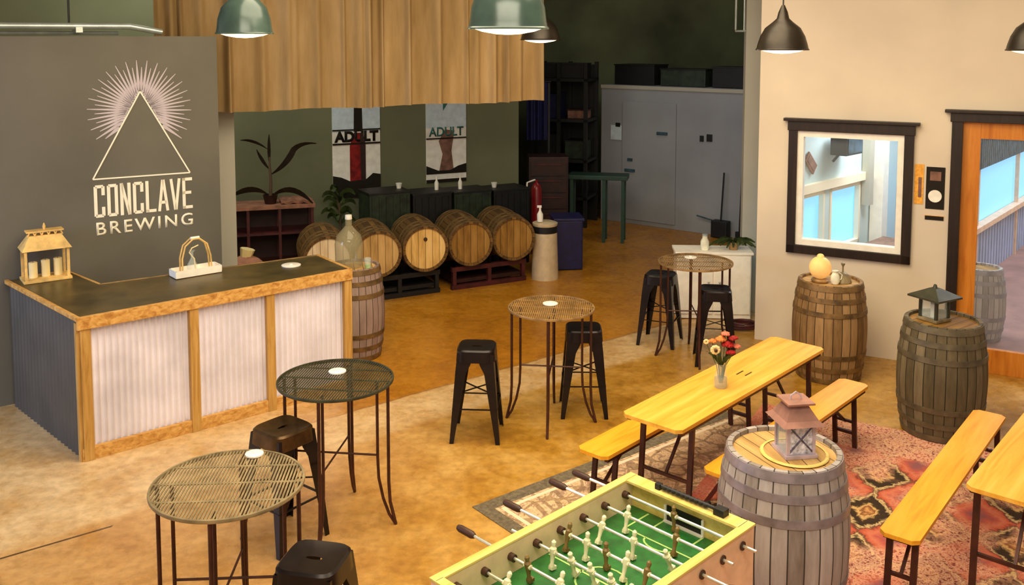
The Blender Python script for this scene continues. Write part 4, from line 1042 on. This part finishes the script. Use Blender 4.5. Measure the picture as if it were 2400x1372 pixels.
# ------------------------------------------------------------------ stools
def rsq(a, h, p=5.0):
    c, s = math.cos(a), math.sin(a); r = h/((abs(c)**p+abs(s)**p)**(1/p)); return r*c, r*s
def make_stool(label, x, y, rz, seatm='black_metal', group='metal bar stools'):
    t = thing('bar_stool', label, 'stool', (x, y, 0), rz, group)
    H = .76; h = .155; N = 48
    m = MB()
    rings = []
    for kind in range(5):
        ring = []
        for k in range(N):
            a = 2*PI*k/N
            if kind == 0: X, Y = rsq(a, h+.008); Z = H-.10
            elif kind == 1: X, Y = rsq(a, h); Z = H-.012
            elif kind == 2: X, Y = rsq(a, h-.012); Z = H
            elif kind == 3: X, Y = rsq(a, h*.55); Z = H-.008
            else: X, Y = .042*math.cos(a), .013*math.sin(a); Z = H-.008
            ring.append(m.b.verts.new((X, Y, Z)))
        rings.append(ring)
    for a, b in zip(rings, rings[1:]):
        for k in range(N): m.b.faces.new((a[k], a[(k+1) % N], b[(k+1) % N], b[k]))
    m.smooth = True
    m.build('seat', M[seatm], t)
    for sx in (-1, 1):
        for sy in (-1, 1):
            # folded sheet leg: L section, wide at the top, narrow at the foot
            m = MB(); top, bot = .145, .205
            cols = []
            for zz, c0, wd in ((H-.03, top, .135), (H-.12, top+.009, .115), (H-.19, top+.016, .085), (.0, bot, .034)):
                cols.append([m.b.verts.new((sx*(c0-wd), sy*c0, zz)), m.b.verts.new((sx*c0, sy*c0, zz)), m.b.verts.new((sx*c0, sy*(c0-wd), zz))])
            for a, b in zip(cols, cols[1:]):
                m.b.faces.new((a[0], a[1], b[1], b[0])); m.b.faces.new((a[1], a[2], b[2], b[1]))
            bmesh.ops.recalc_face_normals(m.b, faces=m.b.faces)
            bmesh.ops.solidify(m.b, geom=list(m.b.faces), thickness=.004)
            m.build('leg', M['black_metal'], t)
    zb = .28; q = top_at = .145+(.205-.145)*(1-zb/.7)-.004
    for p0, p1 in (((-q, -q), (q, -q)), ((q, -q), (q, q)), ((q, q), (-q, q)), ((-q, q), (-q, -q))):
        MB().bar((*p0, zb), (*p1, zb), .018, .006).build('stretcher', M['black_metal'], t)
    z2 = .40; q2 = .145+(.205-.145)*(1-z2/.7)-.004
    MB().bar((-q2, -q2, z2), (q2, q2, z2), .016, .005).build('cross_brace', M['black_metal'], t)
    MB().bar((-q2, q2, z2), (q2, -q2, z2), .016, .005).build('cross_brace', M['black_metal'], t)
    return t
s0 = make_stool('black metal bar stool cut by the bottom edge beside the nearest round table', -.97, 4.40, math.radians(-12))
def st(x, y, deg, label): return dup(s0, (x, y, 0), math.radians(deg), label)
make_stool('bar stool with a bronze-brown seat between the nearest and the dark-topped tables', -1.50, 5.95, math.radians(52), 'bronze_seat')
st(-.29, 7.56, -4, 'black bar stool standing left of the middle tan table')
st(.63, 8.06, -1, 'black bar stool tucked at the right of the middle tan table')
st(1.60, 9.92, -24, 'black bar stool left of the farthest round table')
st(2.06, 9.32, -8, 'black bar stool in front of the farthest round table, behind the flowers')

# ------------------------------------------------------------------ foosball table
FA = math.radians(44.8); fu = Vector((math.cos(FA), math.sin(FA))); fn = Vector((-fu.y, fu.x))
FL, FW, FH = 1.42, .76, .90
far_left = Vector((.65, 4.95)); near_left = far_left-fu*FL
t = thing('foosball_table', 'wooden foosball table with a green field cut off by the bottom edge', 'foosball table', (near_left.x, near_left.y, .013), FA)
# local: x along length (0 near .. FL far), y from 0 (left side) to -FW (right side)
th = .035
MB().box((FL/2, -th/2, FH-.17), (FL, th, .34), bev=.003).build('side_board', M['foos_side'], t)
MB().box((FL/2, -FW+th/2, FH-.17), (FL, th, .34), bev=.003).build('side_board', M['foos_side'], t)
MB().box((th/2, -FW/2, FH-.17), (th, FW-2*th, .34)).build('end_board', M['foos_rim'], t)
MB().box((FL-th/2, -FW/2, FH-.17), (th, FW-2*th, .34)).build('end_board', M['foos_rim'], t)
m = MB().box((FL/2, -th/2, FH+.004), (FL+.01, th+.012, .012), bev=.003).box((FL/2, -FW+th/2, FH+.004), (FL+.01, th+.012, .012), bev=.003)
m.box((th/2, -FW/2, FH+.004), (th+.012, FW-2*th, .012)).box((FL-.045, -FW/2, FH+.004), (.09, FW-2*th, .012)); m.build('top_rim', M['foos_rim'], t)
m = MB()
for yy in (-th-.002, -FW+th+.002): m.box((FL/2, yy, FH-.075), (FL-2*th, .004, .148))
m.build('inner_lining', M['foos_in'], t)
zf = FH-.15
MB().box((FL/2, -FW/2, zf-.006), (FL-2*th, FW-2*th, .012)).build('playfield', M['field'], t)
for x0 in (.12, FL-.12):
    for y0 in (-.10, -FW+.10): MB().bar((x0, y0, 0), (x0, y0, FH-.30), .09).build('leg', M['foos_side'], t)
# field lines
m = MB(); e = zf+.0015
def ln(x0, y0, x1, y1): m.bar((x0, y0, e), (x1, y1, e), .010, .002, up=(0, 0, 1)) if False else m.box(((x0+x1)/2, (y0+y1)/2, e), (math.hypot(x1-x0, y1-y0), .010, .0015), rz=math.atan2(y1-y0, x1-x0))
ym = -FW/2
ln(FL/2, -.05, FL/2, -FW+.05)
for x0, s in ((.05, 1), (FL-.05, -1)):
    ln(x0, ym+.22, x0+s*.20, ym+.22); ln(x0, ym-.22, x0+s*.20, ym-.22); ln(x0+s*.20, ym+.22, x0+s*.20, ym-.22)
    ln(x0, ym+.12, x0+s*.09, ym+.12); ln(x0, ym-.12, x0+s*.09, ym-.12); ln(x0+s*.09, ym+.12, x0+s*.09, ym-.12)
for k in range(24):
    a, b = 2*PI*k/24, 2*PI*(k+1)/24
    ln(FL/2+.12*math.cos(a), ym+.12*math.sin(a), FL/2+.12*math.cos(b), ym+.12*math.sin(b))
for k in range(8):
    for x0, s in ((.25, 1), (FL-.25, -1)):
        a, b = -PI/2+PI*k/8, -PI/2+PI*(k+1)/8
        ln(x0+s*.06*math.cos(a), ym+.09*math.sin(a), x0+s*.06*math.cos(b), ym+.09*math.sin(b))
m.build('field_markings', M['line'], t)
for x0, s in ((th+.002, 1), (FL-th-.002, -1)):
    MB().box((x0+s*.002, ym, zf+.045), (.006, .22, .085)).build('goal_mouth', M['black'], t)
    m = MB().box((x0+s*.012, ym, zf+.004), (.02, .24, .010)).box((x0+s*.008, ym+.115, zf+.045), (.012, .012, .09)).box((x0+s*.008, ym-.115, zf+.045), (.012, .012, .09))
    m.build('goal_frame', M['white'], t)
# end corner wedges
m = MB()
# score counters on the far end
m = MB().tube([(FL-.045, -.22, FH+.03), (FL-.045, -.60, FH+.03)], .010, 8); m.box((FL-.045, -.22, FH+.02), (.03, .03, .04)).box((FL-.045, -.60, FH+.02), (.05, .06, .05))
for k in range(10): m.lathe([(.016, 0), (.016, .014)], 10, c=(FL-.045, -.26-.028*k, FH+.022))
m.build('score_counter', M['black'], t)
nr = 8; rx = [.11+(FL-.22)*k/(nr-1) for k in range(nr)]
men = [1, 2, 3, 5, 5, 3, 2, 1]; side = [-1, -1, 1, -1, 1, -1, 1, 1]; slide = [.02, .05, .03, -.02, .05, .01, .04, .02]
zr = FH-.06
for k in range(nr):
    x = rx[k]; sd = side[k]; sl = slide[k]
    y0, y1 = (sd > 0) and (.20+sl, -FW-.10+sl) or (.10-sl, -FW-.155-sl)
    rod = MB().tube([(x, y0, zr), (x, y1, zr)], .008, 8).build('rod', M['chrome'], t)
    he = y0 if sd > 0 else y1
    h0 = he+(-.02 if sd > 0 else .02)
    MB().tube([(x, h0, zr), (x, h0+sd*.02, zr), (x, h0+sd*.10, zr), (x, h0+sd*.12, zr)], [.012, .019, .019, .014], 10).build('handle', M['handle'], rod)
    for yy in (-.001, -FW+.001):
        pass
    for yb in (-th-.004, -FW+th+.004):
        MB().tube([(x, yb, zr), (x, yb+(.03 if yb < -.4 else -.03), zr)], .019, 12).build('bumper', M['handle'], rod)
    for yb in (.003, -FW-.003): MB().tube([(x, yb, zr), (x, yb+(.006 if yb > -.4 else -.006), zr)], .022, 12).build('bearing', M['handle'], rod)
    n = men[k]; sp = (FW-.16)/(n if n > 1 else 2)
    for j in range(n):
        yy = ym+((j-(n-1)/2)*sp)+sl*.8
        tilt = random.uniform(-.5, .5)
        m = MB().lathe([(.010, -.075), (.013, -.06), (.008, -.05), (.011, -.02), (.015, .0), (.016, .015), (.008, .024), (.011, .034), (.011, .044), (.004, .052)], 10)
        m.box((.006, 0, -.070), (.03, .022, .015))
        bmesh.ops.transform(m.b, matrix=Matrix.Translation((x, yy, zr)) @ Matrix.Rotation(tilt, 4, 'Y') @ Matrix.Scale(1.08, 4), verts=m.b.verts)
        m.build('player', M['player_c'] if (k in (0, 1, 3, 5)) else M['player_c'] if j % 2 else M['player_d'], rod)
        MB().tube([(x, yy-.02, zr), (x, yy+.02, zr)], .012, 8).build('collar', M['handle'] if False else M['player_c'], rod)

# ------------------------------------------------------------------ barrel-top items
t = thing('metal_lantern', 'pewter metal lantern with flared rosy roof on the near weathered barrel', 'lantern', (1.60, 5.14, .943), .15)
MB().lathe([(.185, 0), (.19, .004), (.185, .010), (.17, .010)], 40, cap=False).build('plate', M['foos_rim'], t)
MB().lathe([(.001, .001), (.18, .001), (.18, .006), (.001, .006)], 36, cap=False).build('plate', M['head_weather'], t)
b_ = .075; hh = .17
MB().box((0, 0, .018), (.19, .19, .022), bev=.004).build('base', M['metal_lantern'], t)
for sx in (-1, 1):
    for sy in (-1, 1): MB().box((sx*b_, sy*b_, .03+hh/2), (.018, .018, hh)).build('corner_post', M['metal_lantern'], t)
for k in range(4):
    R_ = Matrix.Rotation(k*PI/2, 4, 'Z'); p = R_ @ Vector((0, -b_, .03+hh/2))
    MB().box(p, (.135, .004, hh), rz=k*PI/2).build('glass_side', M['mirror_pale'] if k == 0 else M['glass'], t)
m = MB().tube([(-.07, -b_-.004, .04), (.07, -b_-.004, .19)], .005, 6).tube([(.07, -b_-.004, .04), (-.07, -b_-.004, .19)], .005, 6)
m.build('lattice', M['mirror_in'], t)
def frust(z0, a, z1, b, mat, name, par):
    m = MB(); A_ = [m.b.verts.new((sx*a, sy*a, z0)) for sx, sy in ((-1, -1), (1, -1), (1, 1), (-1, 1))]; B_ = [m.b.verts.new((sx*b, sy*b, z1)) for sx, sy in ((-1, -1), (1, -1), (1, 1), (-1, 1))]
    for i in range(4): m.b.faces.new((A_[i], A_[(i+1) % 4], B_[(i+1) % 4], B_[i]))
    m.b.faces.new(A_[::-1]); m.b.faces.new(B_); return m.build(name, mat, par)
frust(.20, .125, .225, .095, M['lantern_roof'], 'eaves', t)
frust(.225, .095, .30, .05, M['lantern_roof'], 'roof', t)
MB().box((0, 0, .312), (.16, .16, .012), bev=.003).build('top_plate', M['lantern_roof'], t)
MB().tube([(-.03, 0, .318), (-.03, 0, .34), (0, 0, .36), (.03, 0, .34), (.03, 0, .318)], .005, 6).build('ring_handle', M['metal_lantern'], t)
cd = thing('candle', 'dark violet candle inside the pewter lantern on the near barrel', 'candle', (1.60, 5.14, .975), 0)
MB().lathe([(.035, 0), (.035, .09), (.001, .088)], 18).build('wax', M['mirror_in'], cd)
MB().tube([(0, 0, .088), (0, 0, .102)], .002, 5).build('wick', M['black'], cd)
# lantern on the barrel beside the door
t = thing('roofed_lantern', 'small dark lantern with a wide pitched roof on the barrel by the door', 'lantern', (3.52, 7.66, .943), .5)
MB().box((0, 0, .012), (.19, .19, .024), bev=.004).build('base', M['stave_dark'] if False else M['table_metal'], t)
for sx in (-1, 1):
    for sy in (-1, 1): MB().box((sx*.075, sy*.075, .024+.085), (.022, .022, .17)).build('corner_post', M['table_dark'], t)
for k in range(4):
    p = Matrix.Rotation(k*PI/2, 4, 'Z') @ Vector((0, -.072, .11)); MB().box(p, (.13, .004, .16), rz=k*PI/2).build('glass_side', M['glass'], t)
frust(.19, .15, .205, .15, M['table_dark'], 'eaves', t)
frust(.205, .15, .27, .03, M['table_dark'], 'roof', t)
MB().lathe([(.02, 0), (.012, .03), (.001, .035)], 10, c=(0, 0, .268)).build('finial', M['table_dark'], t)
cd = thing('candle', 'pale candle inside the roofed lantern by the door', 'candle', (3.52, 7.66, .968), 0)
MB().lathe([(.03, 0), (.03, .11), (.001, .108)], 16).build('wax', M['paper'], cd)
MB().tube([(0, 0, .108), (0, 0, .12)], .002, 5).build('wick', M['black'], cd)
# things on the barrel below the window
t = thing('salt_lamp', 'warm glowing orange globe on a wooden foot on the barrel under the window', 'lamp', (2.98, 8.92, .93), 0)
MB().lathe([(.075, 0), (.085, .02), (.07, .035), (.001, .035)], 22).build('foot', M['table_brown'], t)
gl = simple('amber_globe', (240, 190, 120), .5, 0, .4, .1); gt = gl.node_tree.nodes['Principled BSDF']
gt.inputs['Emission Color'].default_value = (*lin((255, 190, 105)), 1); gt.inputs['Emission Strength'].default_value = .35
MB().ball((0, 0, .14), .105, (1, 1, 1.05), 3).build('globe', gl, t)
MB().ball((0, 0, .25), .035, (1, 1, .8), 2).build('globe_tip', gl, t)
t = thing('small_pitcher', 'small white pitcher in the middle of the barrel under the window', 'pitcher', (3.10, 8.84, .93), 0)
MB().lathe([(.03, 0), (.045, .03), (.04, .08), (.025, .11), (.032, .13)], 20).build('pitcher_body', M['shade_in'], t)
MB().tube([(.035, 0, .11), (.065, 0, .09), (.06, 0, .05), (.04, 0, .035)], .005, 6).build('handle', M['shade_in'], t)
t = thing('bell_ornament', 'olive metal bell with an upright knob at the right of the barrel under the window', 'bell', (3.20, 8.92, .93), 0)
MB().lathe([(.085, 0), (.08, .02), (.055, .07), (.03, .09), (.001, .095)], 22).build('bell_body', M['table_metal'], t)
MB().lathe([(.008, .09), (.007, .15), (.018, .17), (.02, .185), (.001, .19)], 14).build('knob', M['table_metal'], t)

# small dark bag by the near barrel foot
t = thing('dark_backpack', 'dark purple bag on the floor between the foosball table and the near barrel', 'bag', (1.22, 5.72, .02), .5)
MB().ball((0, 0, .14), .14, (1.05, .7, 1), 3).build('bag_body', M['navy'], t)
MB().ball((0, -.08, .10), .08, (1, .5, .8), 2).build('front_pocket', M['maroon_dk'], t)
MB().tube([(-.06, 0, .27), (-.04, 0, .33), (.04, 0, .33), (.06, 0, .27)], .008, 6).build('carry_handle', M['black'], t)

# ------------------------------------------------------------------ light
W = bpy.data.worlds.new('world'); S.world = W; W.use_nodes = True
W.node_tree.nodes['Background'].inputs[0].default_value = (1.0, .86, .70, 1); W.node_tree.nodes['Background'].inputs[1].default_value = .60
def area(name, loc, size, energy, color, target=None, sy=None):
    l = bpy.data.lights.new(name, 'AREA'); l.energy = energy; l.color = color; l.shape = 'RECTANGLE'; l.size = size; l.size_y = sy or size
    o = bpy.data.objects.new(name, l); C.objects.link(o); o.location = loc
    if target is not None: o.rotation_euler = (Vector(target)-Vector(loc)).to_track_quat('-Z', 'Y').to_euler()
    return o
area('ceiling_light_main', (.3, 6.0, 5.1), 4.5, 330, (1, .86, .62), (.3, 6.0, 0), 4.0)
area('ceiling_light_front', (0, 2.0, 5.0), 4.0, 240, (1, .88, .68), (0, 4.5, 0), 2.0)
area('side_room_light', (4.6, 10.9, 2.9), 1.0, 55, (.85, .95, 1), (4.4, 11.6, 1))
area('patio_light', (8.6, 12.6, 4.6), 3.0, 220, (.8, .88, 1), (7.0, 13.0, 0))
area('left_window_light', (-6.4, 5.2, 2.2), 1.6, 110, (.5, .65, 1), (-3.6, 7.4, .6))
area('back_wall_fill', (-3.4, 10.6, 4.7), 1.2, 60, (.95, 1, .88), (-3.8, 12.6, 2.4))  # added fill lamp without a fixture, brightens the back wall and posters
area('back_light', (2.6, 13.6, 4.9), 1.6, 24, (.95, .95, 1), (2.2, 16, 0))
